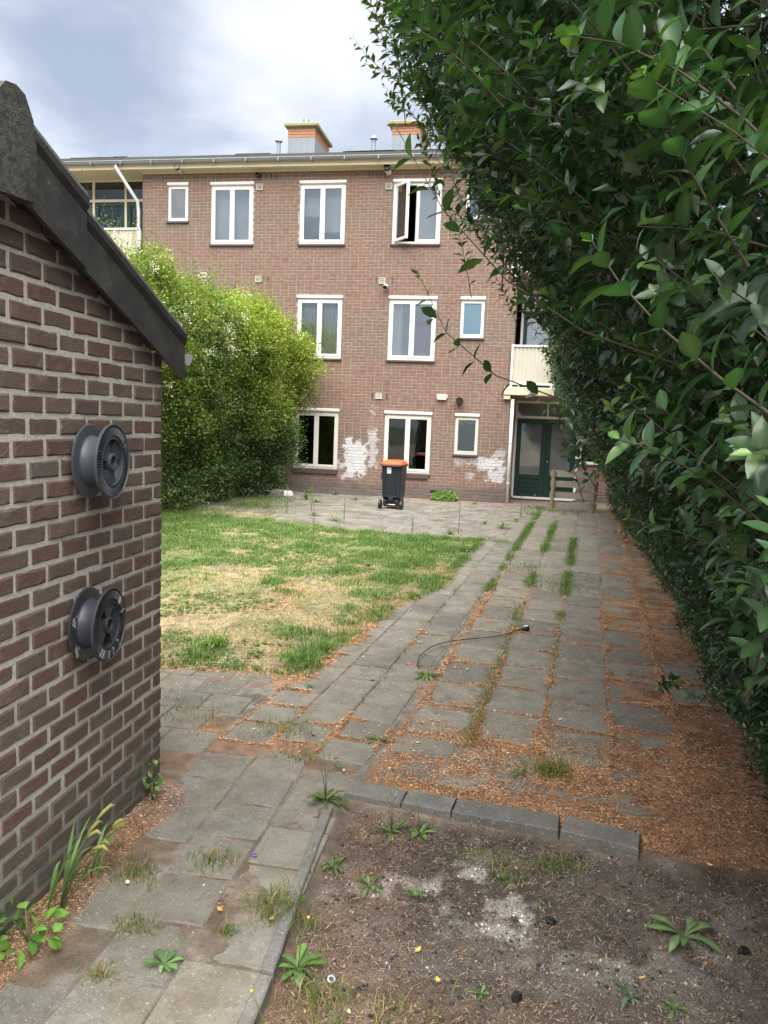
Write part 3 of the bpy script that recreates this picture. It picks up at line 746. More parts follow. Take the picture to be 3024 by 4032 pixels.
# ------------------------------------------------------------------ garden shed on the left
SX = -1.70                      # outer face of the shed's side wall
Y0, Y1 = 1.08, 3.425            # wall ends
RY, RZ = 2.252, 2.815           # ridge
SLOPE = 0.405
shed = empty('garden_shed', (SX, Y1, 0))
tag(shed, 'dark brick garden shed with grey mortar and black verge tiles at the left edge', 'shed')
SOFF = Vector((-SX, -Y1, 0))
def spart(mb, name, mat, parent=None, smooth=False):
    me = mb.mesh(name, mat, smooth); me.transform(Matrix.Translation(SOFF))
    return link(bpy.data.objects.new(name, me), parent or shed)
def wall_top(y): return 2.07 + SLOPE*(Y1 - y) if y > RY else 2.07 + SLOPE*(y - (2*RY - Y1))
SC, SBL, SJ = 0.0780, 0.168, 0.0170
mb = MB()
mb.prism([(SX-0.2, Y0, -0.2), (SX-0.2, Y1-0.006, -0.2), (SX-0.2, Y1-0.006, wall_top(Y1)+0.05), (SX-0.2, RY, wall_top(RY)+0.05), (SX-0.2, Y0, wall_top(Y0)+0.05)], (0.1955, 0, 0))
mb.box(-4.6, SX-0.2, Y1-0.2, Y1-0.006, -0.2, 2.05); mb.box(-4.6, SX-0.2, Y0, Y0+0.2, -0.2, 2.05); mb.box(-4.8, -4.6, Y0, Y1-0.006, -0.2, 2.3)
spart(mb, 'wall', MAT['smortar'])
def sbrick_mesh(L, seed):
    """stretcher with worn arrises and uneven outline: lies along y, face at x = 0"""
    r = random.Random(seed); h = SC-SJ; m = MB()
    n = 4; V = []
    def ring(x, ins, jit):
        P = []
        for i in range(n): P.append((x + r.uniform(-jit, jit)*0.4, -L/2+ins + (L-2*ins)*i/n + (r.uniform(-jit, jit) if i else 0), ins + r.uniform(-jit, jit)))
        P.append((x, L/2-ins, ins + r.uniform(-jit, jit))); P.append((x, L/2-ins + r.uniform(-jit, jit), h/2))
        for i in range(n): P.append((x + r.uniform(-jit, jit)*0.4, L/2-ins - (L-2*ins)*i/n + (r.uniform(-jit, jit) if i else 0), h-ins + r.uniform(-jit, jit)))
        P.append((x, -L/2+ins, h-ins + r.uniform(-jit, jit))); P.append((x, -L/2+ins + r.uniform(-jit, jit), h/2))
        return P
    A, B, Cc = ring(0.0, 0.006, 0.0030), ring(-0.0045, 0.0, 0.0020), ring(-0.05, 0.0, 0.0)
    k = len(A); m.add(A+B+Cc, [tuple(range(k))] + [(i, (i+1) % k, k+(i+1) % k, k+i) for i in range(k)] + [(k+i, k+(i+1) % k, 2*k+(i+1) % k, 2*k+i) for i in range(k)])
    return m
smesh = [sbrick_mesh(SBL, q).mesh('brick', MAT['sbrick']) for q in range(14)]
hmesh = [sbrick_mesh(SBL*0.47, 50+q).mesh('brick', MAT['sbrick']) for q in range(5)]
sb = []
for ci in range(-1, 42):
    z0 = ci*SC - 0.012
    y = Y1; first = True
    while y > Y0:
        L = SBL
        if first and ci % 2: L = SBL*0.47
        first = False
        yc = y - L/2
        if z0 < wall_top(yc) + 0.09: sb.append((yc, z0, L))
        y -= L + SJ + random.uniform(-.002, .002)
# the 300 bricks nearest to the camera's view are objects, the rest one joined part
def sscore(b):
    yc, z, L = b; inview = yc > 1.85 + max(0, (0.35 - z))*0.2
    return (0 if inview else 1, math.hypot(yc, z-1.87, 1.7) - (0.25 if L > 0.12 else 0))
sb.sort(key=sscore)
restm = MB()
for k, (yc, z0, L) in enumerate(sb):
    xo = SX + random.uniform(-.003, .003)
    if k < 300:
        o = bpy.data.objects.new('brick', random.choice(smesh if L > 0.12 else hmesh)); o.location = Vector((xo, yc, z0)) + SOFF
        o.rotation_euler = (random.uniform(-.006, .006), 0, random.uniform(-.008, .008))
        if random.random() < 0.5 and L > 0.12: o.scale = (1, -1, 1)
        link(o, shed)
    else:
        m = sbrick_mesh(L, 900+k); restm.add([(a+xo, b+yc, c+z0) for a, b, c in m.v], m.f)
# far end wall, seen edge-on at the corner
for ci in range(-1, 26):
    z0 = ci*SC-0.012; x = SX-0.004
    while x > -4.6:
        L = SBL if (ci % 2 or x < SX-0.01) else SBL*0.47
        restm.add([(x, Y1-0.05, z0), (x-L, Y1-0.05, z0), (x-L, Y1-0.002, z0), (x, Y1-0.002, z0), (x, Y1-0.05, z0+SC-SJ), (x-L, Y1-0.05, z0+SC-SJ), (x-L, Y1-0.002, z0+SC-SJ), (x, Y1-0.002, z0+SC-SJ)],
                  [(0,1,2,3), (4,5,6,7), (0,1,5,4), (1,2,6,5), (2,3,7,6), (3,0,4,7)])
        x -= L + SJ
tag(spart(restm, 'brickwork', MAT['sbrick']), kind='stuff')

# verge tiles: a rolled top edge and a deep side apron, each overlapping the one below
def m_verge():
    t = NT('verge_tile'); p = t.pos()
    a = t.noise(p, 9, 6, 0.65); b = t.noise(p, 110, 3, 0.6)
    c = t.ramp(a, [(0.3, (0.026, 0.026, 0.029)), (0.7, (0.056, 0.055, 0.057))])
    nz = t.n('SeparateXYZ', {0: t.n('NewGeometry').outputs['Normal']}).outputs[2]
    sx = t.n('SeparateXYZ', {0: p})
    up = t.math('MULTIPLY', t.math('ADD', nz, t.math('MULTIPLY', t.math('SUBTRACT', a, 0.5), 1.4)), 1.5, clamp=True)
    near = t.math('MULTIPLY', t.math('SUBTRACT', t.math('MULTIPLY_ADD', a, 0.35, 2.26), sx.outputs[1]), 6.0, clamp=True)
    ms = t.math('MULTIPLY', t.math('MAXIMUM', up, near), t.math('MULTIPLY', t.math('SUBTRACT', t.noise(p, 38, 5, 0.7), 0.42), 6.0, clamp=True))
    c = t.mix(t.math('MULTIPLY', ms, 0.8), c, t.mix(t.noise(p, 14, 3), C3(0.060, 0.062, 0.034), C3(0.115, 0.125, 0.095)))
    sp = t.math('MULTIPLY', t.math('SUBTRACT', t.noise(p, 75, 2, 0.5), 0.70), 14.0, clamp=True)
    c = t.mix(t.math('MULTIPLY', sp, 0.5), c, C3(0.24, 0.26, 0.21))
    return t.done(t.bsdf(c, 0.55, t.math('ADD', t.math('MULTIPLY', b, 0.4), t.math('MULTIPLY', ms, 1.0)), 0.5, 0.006))
MAT['verge'] = m_verge()
ang = math.atan(SLOPE)
def verge_tile(y0, y1, lift, x_out, apron, side=1):
    """one tile from y0 (up) to y1 (down); profile swept along the slope"""
    def zr(y): return RZ - SLOPE*abs(y-RY) + lift
    R = 0.055
    prof = [(-0.42, -0.020), (-0.12, -0.016)] + [(-R + 0.016 + R*math.sin(a), R*math.cos(a)-R+0.034) for a in [(-60+28*k)*PI/180 for k in range(8)]] + [(0.002, -0.072), (0.004, -apron), (-0.014, -apron), (-0.014, -0.055), (-0.12, -0.036), (-0.42, -0.040)]
    V = []; F = []; n = len(prof); st = 6
    for i in range(st+1):
        y = y0 + (y1-y0)*i/st
        for (px, pz) in prof:
            lip = 0.0
            if i == st and pz > -0.06: lip = 0.004
            V.append((x_out + px, y - 0.0*pz, zr(y) + pz + lip + 0.002*math.sin(7*y+px*9)))
    for i in range(st):
        for k in range(n): F.append((i*n+k, i*n+(k+1) % n, (i+1)*n+(k+1) % n, (i+1)*n+k))
    F.append(tuple(range(n))); F.append(tuple(st*n+k for k in range(n)))
    m = MB(); m.add(V, F); return m
XO = SX + 0.062
spart(verge_tile(2.60, 3.565, -0.012, XO-0.016, 0.225), 'verge_tile', MAT['verge'], smooth=False)
spart(verge_tile(2.24, 2.675, 0.020, XO+0.004, 0.262), 'verge_tile', MAT['verge'])
spart(verge_tile(1.83, 2.30, 0.020, XO+0.002, 0.262), 'verge_tile', MAT['verge'])
spart(verge_tile(0.94, 1.90, -0.012, XO-0.016, 0.225), 'verge_tile', MAT['verge'])
# ridge end cap with a hanging apron
m = MB(); pr = [(2.252-0.14, 2.66), (2.252-0.11, 2.80), (2.252-0.05, 2.868), (2.252, 2.878), (2.252+0.045, 2.865), (2.252+0.085, 2.80), (2.252+0.10, 2.71), (2.252+0.088, 2.545), (2.252-0.16, 2.530)]
m.prism([(XO+0.010, a, b) for a, b in pr], (0.016, 0, 0))
pr2 = [(2.252-0.14, 2.66), (2.252-0.11, 2.80), (2.252-0.05, 2.868), (2.252, 2.878), (2.252+0.045, 2.865), (2.252+0.085, 2.80), (2.252+0.10, 2.71)]
pr3 = [(a*0.9+2.252*0.1, b-0.018) for a, b in pr2[::-1]]
m.prism([(XO-0.45, a, b) for a, b in pr2+pr3], (0.46, 0, 0))
spart(m, 'ridge_cap', MAT['verge'])
# roof planes and gutter
for yA, yB in ((RY, 3.60), (RY, 0.90)):
    nrow = 5
    for k in range(nrow):
        a = yA + (yB-yA)*k/nrow; b = yA + (yB-yA)*(k+1)/nrow + (0.05 if yB > yA else -0.05)
        za, zb = RZ-SLOPE*abs(a-RY), RZ-SLOPE*abs(b-RY)
        V = []; F = []; nx = 60
        for i in range(nx+1):
            x = XO-0.40 - 2.7*i/nx; w_ = 0.018*math.sin(i*PI/3)
            V += [(x, a, za-0.03+w_), (x, b, zb-0.005+w_), (x, b, zb-0.03+w_)]
        for i in range(nx):
            F += [(3*i, 3*i+3, 3*i+4, 3*i+1), (3*i+1, 3*i+4, 3*i+5, 3*i+2)]
        m = MB(); m.add(V, F); spart(m, 'tile_row', MAT['verge'])
m = MB(); gp = [(0.058*math.cos(a), 0.058*math.sin(a)) for a in [PI+PI*k/8 for k in range(9)]]
m.prism([(XO-0.030, 3.630+py, 2.180+pz) for py, pz in gp + [(p[0]*0.92, p[1]*0.92+0.001) for p in gp[::-1]]], (-2.9, 0, 0))
m.prism([(XO-0.028, 3.630+py, 2.180+pz) for py, pz in gp], (-0.006, 0, 0))
spart(m, 'gutter', MAT['pvc'])

# ------------------------------------------------------------------ two cable spools fixed to the wall
def m_spool(name, col, rough):
    t = NT(name); p = t.pos()
    a = t.noise(p, 12, 6, 0.65); b = t.noise(p, 85, 4, 0.65)
    c = t.mix(t.math('MULTIPLY', a, 0.7), C3(*col), C3(col[0]*2.1, col[1]*2.1, col[2]*2.15))
    sp = t.math('MULTIPLY', t.math('SUBTRACT', t.noise(p, 48, 3, 0.6), 0.69), 12.0, clamp=True)
    c = t.mix(t.math('MULTIPLY', sp, 0.45), c, C3(0.33, 0.33, 0.32))
    return t.done(t.bsdf(c, rough, b, 0.25, 0.003))
MAT['spool'] = m_spool('grey_plastic_spool', (0.046, 0.054, 0.064), 0.42)
MAT['spool2'] = m_spool('dark_plastic_spool', (0.026, 0.029, 0.036), 0.40)
MAT['splash'] = plain('dried_white_splash', (0.30, 0.29, 0.275), 0.8, 40, 0.2)
def spool(yc, zc, spokes, rot, mat, label, splash):
    R, r = 0.148, 0.098
    t = empty('cable_spool', (SX+0.009, yc, zc), math.radians(5)); tag(t, label, 'cable spool', 'cable spools fixed to the shed wall')
    def add(m, n, mt=mat, smooth=False, parent=None): return m.build(n, mt, parent or t, smooth)
    m = MB(); m.lathe([(0.0, 0.006), (R-0.004, 0.006), (R, 0.009), (R, 0.013), (R-0.004, 0.016), (r, 0.018), (0.0, 0.018)], 56, closed=False); bf = add(m, 'back_flange', smooth=False)
    m = MB(); m.lathe([(r+0.006, 0.016), (r, 0.024), (r-0.001, 0.06), (r, 0.092), (r+0.006, 0.099), (r-0.006, 0.099), (r-0.006, 0.016)], 56); add(m, 'drum', smooth=True)
    # front flange: a ring with radial ribs
    m = MB(); m.lathe([(r-0.006, 0.098), (r-0.006, 0.108), (r+0.004, 0.104), (R-0.006, 0.104), (R-0.003, 0.110), (R, 0.110), (R, 0.098)], 64); ff = add(m, 'front_flange')
    for k in range(72):
        if not splash and k % 24 == 7: continue
        a = 2*PI*k/72
        ri, ro = r+0.008, R-0.010
        ca, sa = math.cos(a), math.sin(a); tx, tz = -sa*0.0022, ca*0.0022
        rb = MB(); rb.add([(0.104, ca*ri-tx, sa*ri-tz), (0.104, ca*ri+tx, sa*ri+tz), (0.104, ca*ro+tx, sa*ro+tz), (0.104, ca*ro-tx, sa*ro-tz),
                           (0.112, ca*ri-tx*.5, sa*ri-tz*.5), (0.112, ca*ri+tx*.5, sa*ri+tz*.5), (0.109, ca*ro+tx*.5, sa*ro+tz*.5), (0.109, ca*ro-tx*.5, sa*ro-tz*.5)],
                          [(0,1,5,4), (1,2,6,5), (2,3,7,6), (3,0,4,7), (4,5,6,7)])
        lim = splash and k in (3, 8, 9, 46, 48, 53, 57, 62)
        rb.build('rib', MAT['splash'] if lim else mat, ff)
    # hub and web plates
    m = MB(); m.lathe([(0.034, 0.018), (0.034, 0.106), (0.030, 0.109), (0.024, 0.109), (0.024, 0.018)], 28); add(m, 'hub', smooth=False)
    for (a0, a1, depth) in spokes:
        n = 8; V = []; F = []
        for i in range(n+1):
            a = rot + math.radians(a0 + (a1-a0)*i/n)
            for rr in (0.032, r-0.005):
                for hx in (depth, depth-0.006): V.append((hx, math.cos(a)*rr, math.sin(a)*rr))
        for i in range(n):
            b = 4*i; F += [(b, b+4, b+6, b+2), (b+1, b+3, b+7, b+5), (b+2, b+6, b+7, b+3), (b, b+1, b+5, b+4)]
        F += [(0,2,3,1), (4*n, 4*n+1, 4*n+3, 4*n+2)]
        # side walls of the pocket
        for a_ in (a0, a1):
            a = rot + math.radians(a_); q = len(V)
            V += [(depth, math.cos(a)*0.032, math.sin(a)*0.032), (depth, math.cos(a)*(r-0.005), math.sin(a)*(r-0.005)), (0.02, math.cos(a)*(r-0.005), math.sin(a)*(r-0.005)), (0.02, math.cos(a)*0.032, math.sin(a)*0.032)]
            F.append((q, q+1, q+2, q+3))
        m = MB(); m.add(V, F); add(m, 'web_plate')
    if splash:
        m = MB(); rr = random.Random(4)
        for k in range(9):       # dried whitish smear on the back flange
            a = math.radians(rr.uniform(150, 235)); q = r + rr.uniform(0.012, 0.045); s_ = rr.uniform(0.005, 0.014)
            P = [(0.0185, math.cos(a)*q + s_*math.cos(w)*rr.uniform(.6, 1.2), math.sin(a)*q + s_*1.4*math.sin(w)*rr.uniform(.6, 1.2)) for w in [2*PI*j/8 for j in range(8)]]
            m.add([(0.0188 + k*0.00006, p[1], p[2]) for p in P], [tuple(range(8))])
        m.build('splash_stain', MAT['splash'], bf)
    return t
spool(2.765, 1.678, [(100, 172, 0.098), (5, 72, 0.098), (235, 300, 0.098)], 0.0, MAT['spool'], 'grey plastic cable spool, the upper of two on the shed wall', False)
spool(2.735, 1.022, [(55, 115, 0.1), (150, 235, 0.1), (290, 355, 0.1)], 0.0, MAT['spool2'], 'darker cable spool with white splashes, the lower of two on the shed wall', True)

# ------------------------------------------------------------------ ground
TH = 0.0897                                   # the long path is turned a little against the house
def strip_x(y): return -0.66 + TH*(np.asarray(y, float)-4.05)
def lawn_mask(x, y):
    e = 0.22*(fbm(x, y, 1.6, 3, 5)-0.5)
    right = strip_x(y) - 0.88 + 0.30*sstep(6.5, 9, y) + e*1.2
    return sstep(-0.06, 0.06, right - x) * sstep(-0.08, 0.08, y - 5.22 - e*0.8 - 0.10*(x+1.5)) * sstep(-0.15, 0.15, 12.75 + e*2.0 + 1.6*sstep(-2.5, -5.5, x) - y) * sstep(-9.5, -9, x)
def bed_mask(x, y):
    return sstep(-0.03, 0.03, x + 0.735) * sstep(0.02, -0.06, y - (3.52 - 0.10*(x+0.7)) - 0.75*(fbm(x, y, 1.9, 4, 57)-0.5)*sstep(0.55, 0.95, x) + 0.12*sstep(0.6, 1.0, x))
COLS = [(0.235 + ci*0.408, 0.62 + (0.0, 0.05, -0.10, 0.02, 0.1)[ci]) for ci in range(5)]
def joint_d(x, y):
    """distance to the nearest open joint between the yard slabs"""
    u = (x+0.66)*0.996 - (y-4.05)*0.0893; v = (x+0.66)*0.0893 + (y-4.05)*0.996
    ci = np.clip(np.floor((u-0.031)/0.408), 0, 4).astype(int); uc = np.array([c[0] for c in COLS])[ci]; v0 = np.array([c[1] for c in COLS])[ci]
    du = 0.204 - np.abs(u-uc); dv = 0.253 - np.abs((v - v0 + 0.253) % 0.506 - 0.253)
    return np.maximum(np.minimum(du, dv), 0) + 0*u, (u > 0.0) & (u < 2.1) & (v > 0.3)
def path_joint(x, y):
    u = (x+0.66)*0.996 - (y-4.05)*0.0893; v = (x+0.66)*0.0893 + (y-4.05)*0.996
    k = np.clip(np.floor((-u-0.059)/0.302), 0, 2).astype(int); vo = np.array([0.0, 0.15, 0.05])[k]
    du = 0.151 - np.abs(-u - 0.21 - k*0.302); dv = 0.151 - np.abs((v - vo + 0.151) % 0.302 - 0.151)
    return np.where((u < -0.05) & (u > -0.97) & (y > 4.0) & (y < 10), np.maximum(np.minimum(du*0.8, dv), 0), 0.2)
def litter_amt(x, y):
    """how deep the fallen needles lie"""
    u = x - strip_x(y)
    n = fbm(x, y, 1.3, 4, 31)
    L = (0.36 + 0.32*sstep(1.2, 1.85, u) + 0.30*(1-sstep(4.0, 4.7, y))*sstep(-0.1, 0.3, u) - 0.34*sstep(7.6, 10.5, y)*sstep(1.7, 1.0, u) + 0.55*(n-0.5)) * sstep(-0.12, 0.05, u) * sstep(3.45, 3.65, y + 0.1*(x+0.7))
    lm = lawn_mask(x, y)
    d = strip_x(y) - 0.90 - x
    band = np.exp(-((d+0.02)/0.16)**2) * sstep(4.9, 5.4, y) * sstep(9.4, 7.4, y) + np.exp(-((y - 5.17 - 0.10*(x+1.5))/0.13)**2) * sstep(0.1, -0.1, x - strip_x(y) + 0.85)
    path = 0.42*sstep(0.50, 0.66, fbm(x, y, 1.1, 4, 77)) * sstep(12, 7, y) * sstep(0.1, 0.0, u) * (0.5 + 0.5*sstep(3.3, 4.2, y))
    path = np.maximum(path, 0.62*np.exp(-(path_joint(x, y)/0.03)**2)*sstep(0.48, 0.62, 0.5*fbm(x, y, 1.4, 4, 83) + 0.5*fbm(x, y, 4.2, 3, 85))*sstep(10, 7, y))
    wall = 0.45*np.exp(-((x+1.62)/0.16)**2) * sstep(3.5, 3.0, y)
    return np.clip(np.maximum.reduce([L, band*0.85*(0.6+0.8*n), path, wall]), 0, 1) * (1-bed_mask(x, y)), lm
def ground_h(x, y):
    x = np.asarray(x, float); y = np.asarray(y, float)
    L, lm = litter_amt(x, y); bm_ = bed_mask(x, y)
    base = -0.007 + 0.012*(fbm(x, y, 5, 3, 3)-0.5)
    jd, inn = joint_d(x, y); jb = np.where(inn, np.exp(-(jd/0.035)**2), 0)*sstep(0.05, 0.2, L)
    hl = -0.0185 + 0.034*(L-0.30) + 0.042*(fbm(x, y, 3.0, 4, 9)-0.5) + 0.024*jb*(0.15+1.5*fbm(x, y, 3.8, 3, 29)) + 0.014*np.exp(-(path_joint(x, y)/0.03)**2)*sstep(0.2, 0.45, L) + 0.006*(fbm(x, y, 22, 2, 19)-0.5)
    h = np.where(L > 0.02, np.maximum(base, hl), base)
    h = h*(1-lm) + lm*(0.004 + 0.03*(fbm(x, y, 1.2, 4, 41)-0.5) + 0.012*(fbm(x, y, 9, 3, 43)-0.5))
    h = h*(1-bm_) + bm_*(-0.045 + 0.055*(fbm(x, y, 1.8, 4, 51)-0.5) + 0.040*(fbm(x, y, 9, 4, 53)-0.5) + 0.02*sstep(0.9, 1.6, x))
    nearwall = np.exp(-((x+1.66)/0.10)**2)*sstep(3.6, 3.2, y)
    h = h + 0.02*nearwall
    far = sstep(1.9, 2.4, x - 0.02*y) ; h = h + 0.03*far
    return h
gx = np.unique(np.concatenate([np.arange(-3.4, 2.2, 0.024), np.linspace(2.2, 6, 40), np.linspace(6, 60, 20), np.linspace(60, 400, 6), np.linspace(-9.5, -3.4, 90), np.linspace(-60, -9.5, 20), np.linspace(-400, -60, 6)]))
gy = np.unique(np.concatenate([np.arange(1.45, 6.6, 0.026), np.arange(6.6, 13, 0.07), np.arange(13, 20, 0.25), np.linspace(20, 60, 12), np.linspace(60, 500, 8), np.linspace(-4, 1.45, 24), np.linspace(-60, -4, 8), np.linspace(-300, -60, 4)]))
GX, GY = np.meshgrid(gx, gy); shp = GX.shape
X_, Y_ = GX.ravel(), GY.ravel()
Hh = ground_h(X_, Y_)
L_, lm_ = litter_amt(X_, Y_); bm_ = bed_mask(X_, Y_)
def lerp(a, b, t): return a*(1-t[:, None]) + np.asarray(b)[None, :]*t[:, None]
n1_, n2_, n3_ = fbm(X_, Y_, 2.3, 5, 61), fbm(X_, Y_, 7, 4, 63), fbm(X_, Y_, 0.9, 4, 67)
colr = np.tile(np.array([0.155, 0.125, 0.098]), (len(X_), 1))
colr = lerp(colr, (0.30, 0.27, 0.235), sstep(0.35, 0.65, n2_))
lt = np.clip(L_*1.9, 0, 1)
lit = lerp(lerp(np.tile([0.42, 0.225, 0.115], (len(X_), 1)), (0.27, 0.145, 0.078), sstep(0.45, 0.7, n2_)), (0.46, 0.31, 0.185), sstep(0.55, 0.75, n1_)*0.7)
# darker brown litter under the hedge and close to the slabs
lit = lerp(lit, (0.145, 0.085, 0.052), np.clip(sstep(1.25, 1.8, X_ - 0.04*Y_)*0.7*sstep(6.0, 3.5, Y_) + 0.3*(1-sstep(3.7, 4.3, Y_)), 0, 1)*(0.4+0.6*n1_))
lit = lerp(lit, (0.20, 0.145, 0.10), sstep(4.0, 3.3, Y_)*sstep(-0.5, -0.8, X_)*0.7)
colr = colr*(1-lt[:, None]) + lit*lt[:, None]
straw = lerp(lerp(np.tile([0.40, 0.315, 0.18], (len(X_), 1)), (0.23, 0.18, 0.125), sstep(0.52, 0.70, n2_)), (0.15, 0.20, 0.07), sstep(0.42, 0.62, n3_)*0.7)
colr = colr*(1-lm_[:, None]) + straw*lm_[:, None]
bed = lerp(np.tile([0.060, 0.048, 0.041], (len(X_), 1)), (0.115, 0.098, 0.085), sstep(0.40, 0.66, n1_))
bed = lerp(bed, (0.21, 0.135, 0.082), np.clip(sstep(-0.15, -0.55, X_ + 0.35*(n3_-0.5))*0.6*(0.3+n2_) + sstep(0.75, 1.25, X_ + 0.5*(n3_-0.5))*0.55*n2_ + sstep(2.55, 2.2, Y_ + 0.6*(n1_-0.5))*0.35, 0, 1))
ash = sstep(0.50, 0.66, fbm(X_, Y_, 3.1, 5, 71)) * np.exp(-(((X_-0.18)/0.52)**2 + ((Y_-2.95)/0.27)**2)) * 1.4
bed = lerp(bed, (0.42, 0.40, 0.37), np.clip(ash*1.5*sstep(0.38, 0.6, fbm(X_, Y_, 11, 3, 79)), 0, 0.85))
ash2 = sstep(0.52, 0.7, fbm(X_, Y_, 4.1, 5, 73)) * np.exp(-(((X_+0.05)/0.8)**2 + ((Y_-2.45)/0.35)**2))
bed = lerp(bed, (0.20, 0.185, 0.17), np.clip(ash2*sstep(0.4, 0.6, n2_), 0, 0.6))
bed = lerp(bed, (0.075, 0.085, 0.028), np.clip(1.2*np.exp(-(((X_+0.02)/0.16)**2 + ((Y_-3.25)/0.06)**2))*n2_*1.6, 0, 0.8))
colr = colr*(1-bm_[:, None]) + bed*1.12*bm_[:, None]
far = np.clip(sstep(25, 40, np.hypot(X_, Y_)), 0, 1); colr = lerp(colr, (0.08, 0.10, 0.04), far)
nxg = shp[1]
ii = (np.arange(shp[0]-1)[:, None]*nxg + np.arange(nxg-1)[None, :]).ravel()
n4_ = fbm(X_, Y_, 21, 2, 87); colr = colr*(0.55 + 0.9*n4_)[:, None]
gm = np_mesh('ground', np.stack([X_, Y_, Hh], 1), np.stack([ii, ii+1, ii+nxg+1, ii+nxg], 1), colr)
MAT['soil'] = m_attr('soil_and_litter', 0.95, 38, 0.75, 1.0, 0.015)
ground = tag(mobj('ground', gm, MAT['soil']), kind='structure')

# ------------------------------------------------------------------ paving
MAT['tile_path'] = m_tile('path_tile', [(0.0, (0.172, 0.163, 0.136)), (0.3, (0.212, 0.200, 0.168)), (0.6, (0.228, 0.216, 0.180)), (0.9, (0.192, 0.184, 0.156)), (1.0, (0.136, 0.133, 0.120))], 0.6, 0.35, 0.15)
MAT['tile_yard'] = m_tile('yard_tile', [(0.0, (0.168, 0.159, 0.139)), (0.3, (0.214, 0.202, 0.168)), (0.6, (0.244, 0.229, 0.189)), (0.85, (0.197, 0.187, 0.160)), (1.0, (0.155, 0.148, 0.130))], 0.9, 0.25, 0.35)
MAT['tile_patio'] = m_tile('patio_tile', [(0.0, (0.129, 0.124, 0.115)), (0.2, (0.202, 0.184, 0.161)), (0.6, (0.230, 0.212, 0.179)), (0.82, (0.184, 0.170, 0.152)), (1.0, (0.124, 0.115, 0.106))], 0.4, 0.35)
MAT['tile_red'] = m_tile('reddish_tile', [(0.0, (0.21, 0.155, 0.13)), (1.0, (0.26, 0.19, 0.155))], 0.3, 0.2)
def tile_mb(w, l, t, seed, jit=0.003):
    r = random.Random(seed); b = 0.006; m = MB()
    pts = []
    for (x, y) in ((-1, -1), (0, -1), (1, -1), (1, 0), (1, 1), (0, 1), (-1, 1), (-1, 0)):
        k = jit*(1.8 if abs(x) == abs(y) == 1 else 1)
        pts.append((x*w/2 - x*abs(r.uniform(0, k)), y*l/2 - y*abs(r.uniform(0, k))))
    top = [(x*(1-2*b/w), y*(1-2*b/l), r.uniform(-.001, .001)) for x, y in pts]; mid = [(x, y, -b) for x, y in pts]; bot = [(x, y, -t) for x, y in pts]
    n = 8
    m.add(top+mid+bot, [tuple(range(n))] + [(i, n+i, n+(i+1) % n, (i+1) % n) for i in range(n)] + [(n+i, 2*n+i, 2*n+(i+1) % n, n+(i+1) % n) for i in range(n)])
    return m
tmesh = {}
def tile_mesh(w, l, mat):
    k = (w, l, mat)
    if k not in tmesh: tmesh[k] = [tile_mb(w, l, 0.05, s_).mesh('paving_tile', MAT[mat]) for s_ in range(8)]
    return random.choice(tmesh[k])
placed = []
def lay(parent, x, y, w, l, rz, mat, z=0.0, tilt=0.008):
    o = bpy.data.objects.new('paving_tile', tile_mesh(w, l, mat))
    o.location = (x, y, z + random.uniform(-.003, .003)); o.rotation_euler = (random.uniform(-tilt, tilt), random.uniform(-tilt, tilt), rz + random.uniform(-.006, .006))
    link(o, parent); placed.append((x, y, max(w, l)/2))
    return o
path = tag(empty('path'), kind='structure')
RZ_ = -math.atan(TH)
ey = np.array([math.sin(-RZ_), math.cos(-RZ_)]); ex = np.array([math.cos(-RZ_), -math.sin(-RZ_)])
org = np.array([-0.66, 4.05])
# straight part beside the shed
for ci, xc in enumerate((-0.895, -1.195, -1.495)):
    for k in range(11):
        y = 1.24 + k*0.30 + (0.0, 0.16, 0.07)[ci]
        if y > (3.66, 3.80, 3.92)[ci]: continue
        if ci == 2 and k in (3, 5): continue
        lay(path, xc + random.uniform(-.004, .004), y, 0.292, 0.292, 0, 'tile_path', -0.004)
# long part beside the lawn
for ci in range(3):
    for k in range(-1, 52):
        u = -0.21 - ci*0.302; v = k*0.302 + (0.0, 0.15, 0.05)[ci]
        p = org + ex*u + ey*v
        if p[1] < 3.88 + 0.06*ci or any(abs(p[0]-a) < 0.262 and abs(p[1]-b) < 0.262 for a, b, c in placed[:40]): continue
        if p[1] > 12.75 and ci > 0: continue
        if p[1] > 18.6: continue
        if ci == 2 and p[1] > 8.8: continue
        lay(path, p[0], p[1], 0.292, 0.292, RZ_, 'tile_path')
# arm to the left behind the shed
for r_ in range(5):
    for k in range(7):
        x = -1.50 - k*0.302 - (0.15 if r_ % 2 else 0); y = 3.96 + r_*0.302
        if x + 0.16 > strip_x(y) - 0.97 : continue
        if any(abs(x-a) < 0.26 and abs(y-b) < 0.26 for a, b, c in placed): continue
        lay(path, x, y, 0.292, 0.292, 0.01, 'tile_path')
# yard of larger slabs to the right of the path
yard = tag(empty('yard_paving'), kind='structure')
for ci in range(5):
    for k in range(0, 28):
        u = 0.235 + ci*0.408; v = 0.62 + k*0.506 + (0.0, 0.05, -0.10, 0.02, 0.1)[ci]
        p = org + ex*u + ey*v
        if p[1] > 18.0: continue
        lay(yard, p[0], p[1], 0.392, 0.492, RZ_, 'tile_yard', -0.001 - 0.004*(ci > 2))
for ci in range(6):
    for k in range(3):
        u = 0.17 + ci*0.306; v = -0.36 + k*0.27
        p = org + ex*u + ey*v
        if p[1] < 3.72 + 0.0*p[0]: continue
        if ci == 0 and k == 2:
            lay(yard, p[0]+0.03, p[1]+0.06, 0.36, 0.30, RZ_, 'tile_yard', 0.002); continue
        lay(yard, p[0], p[1], 0.292, 0.26, RZ_ + random.uniform(-.02, .02), 'tile_yard', -0.006)
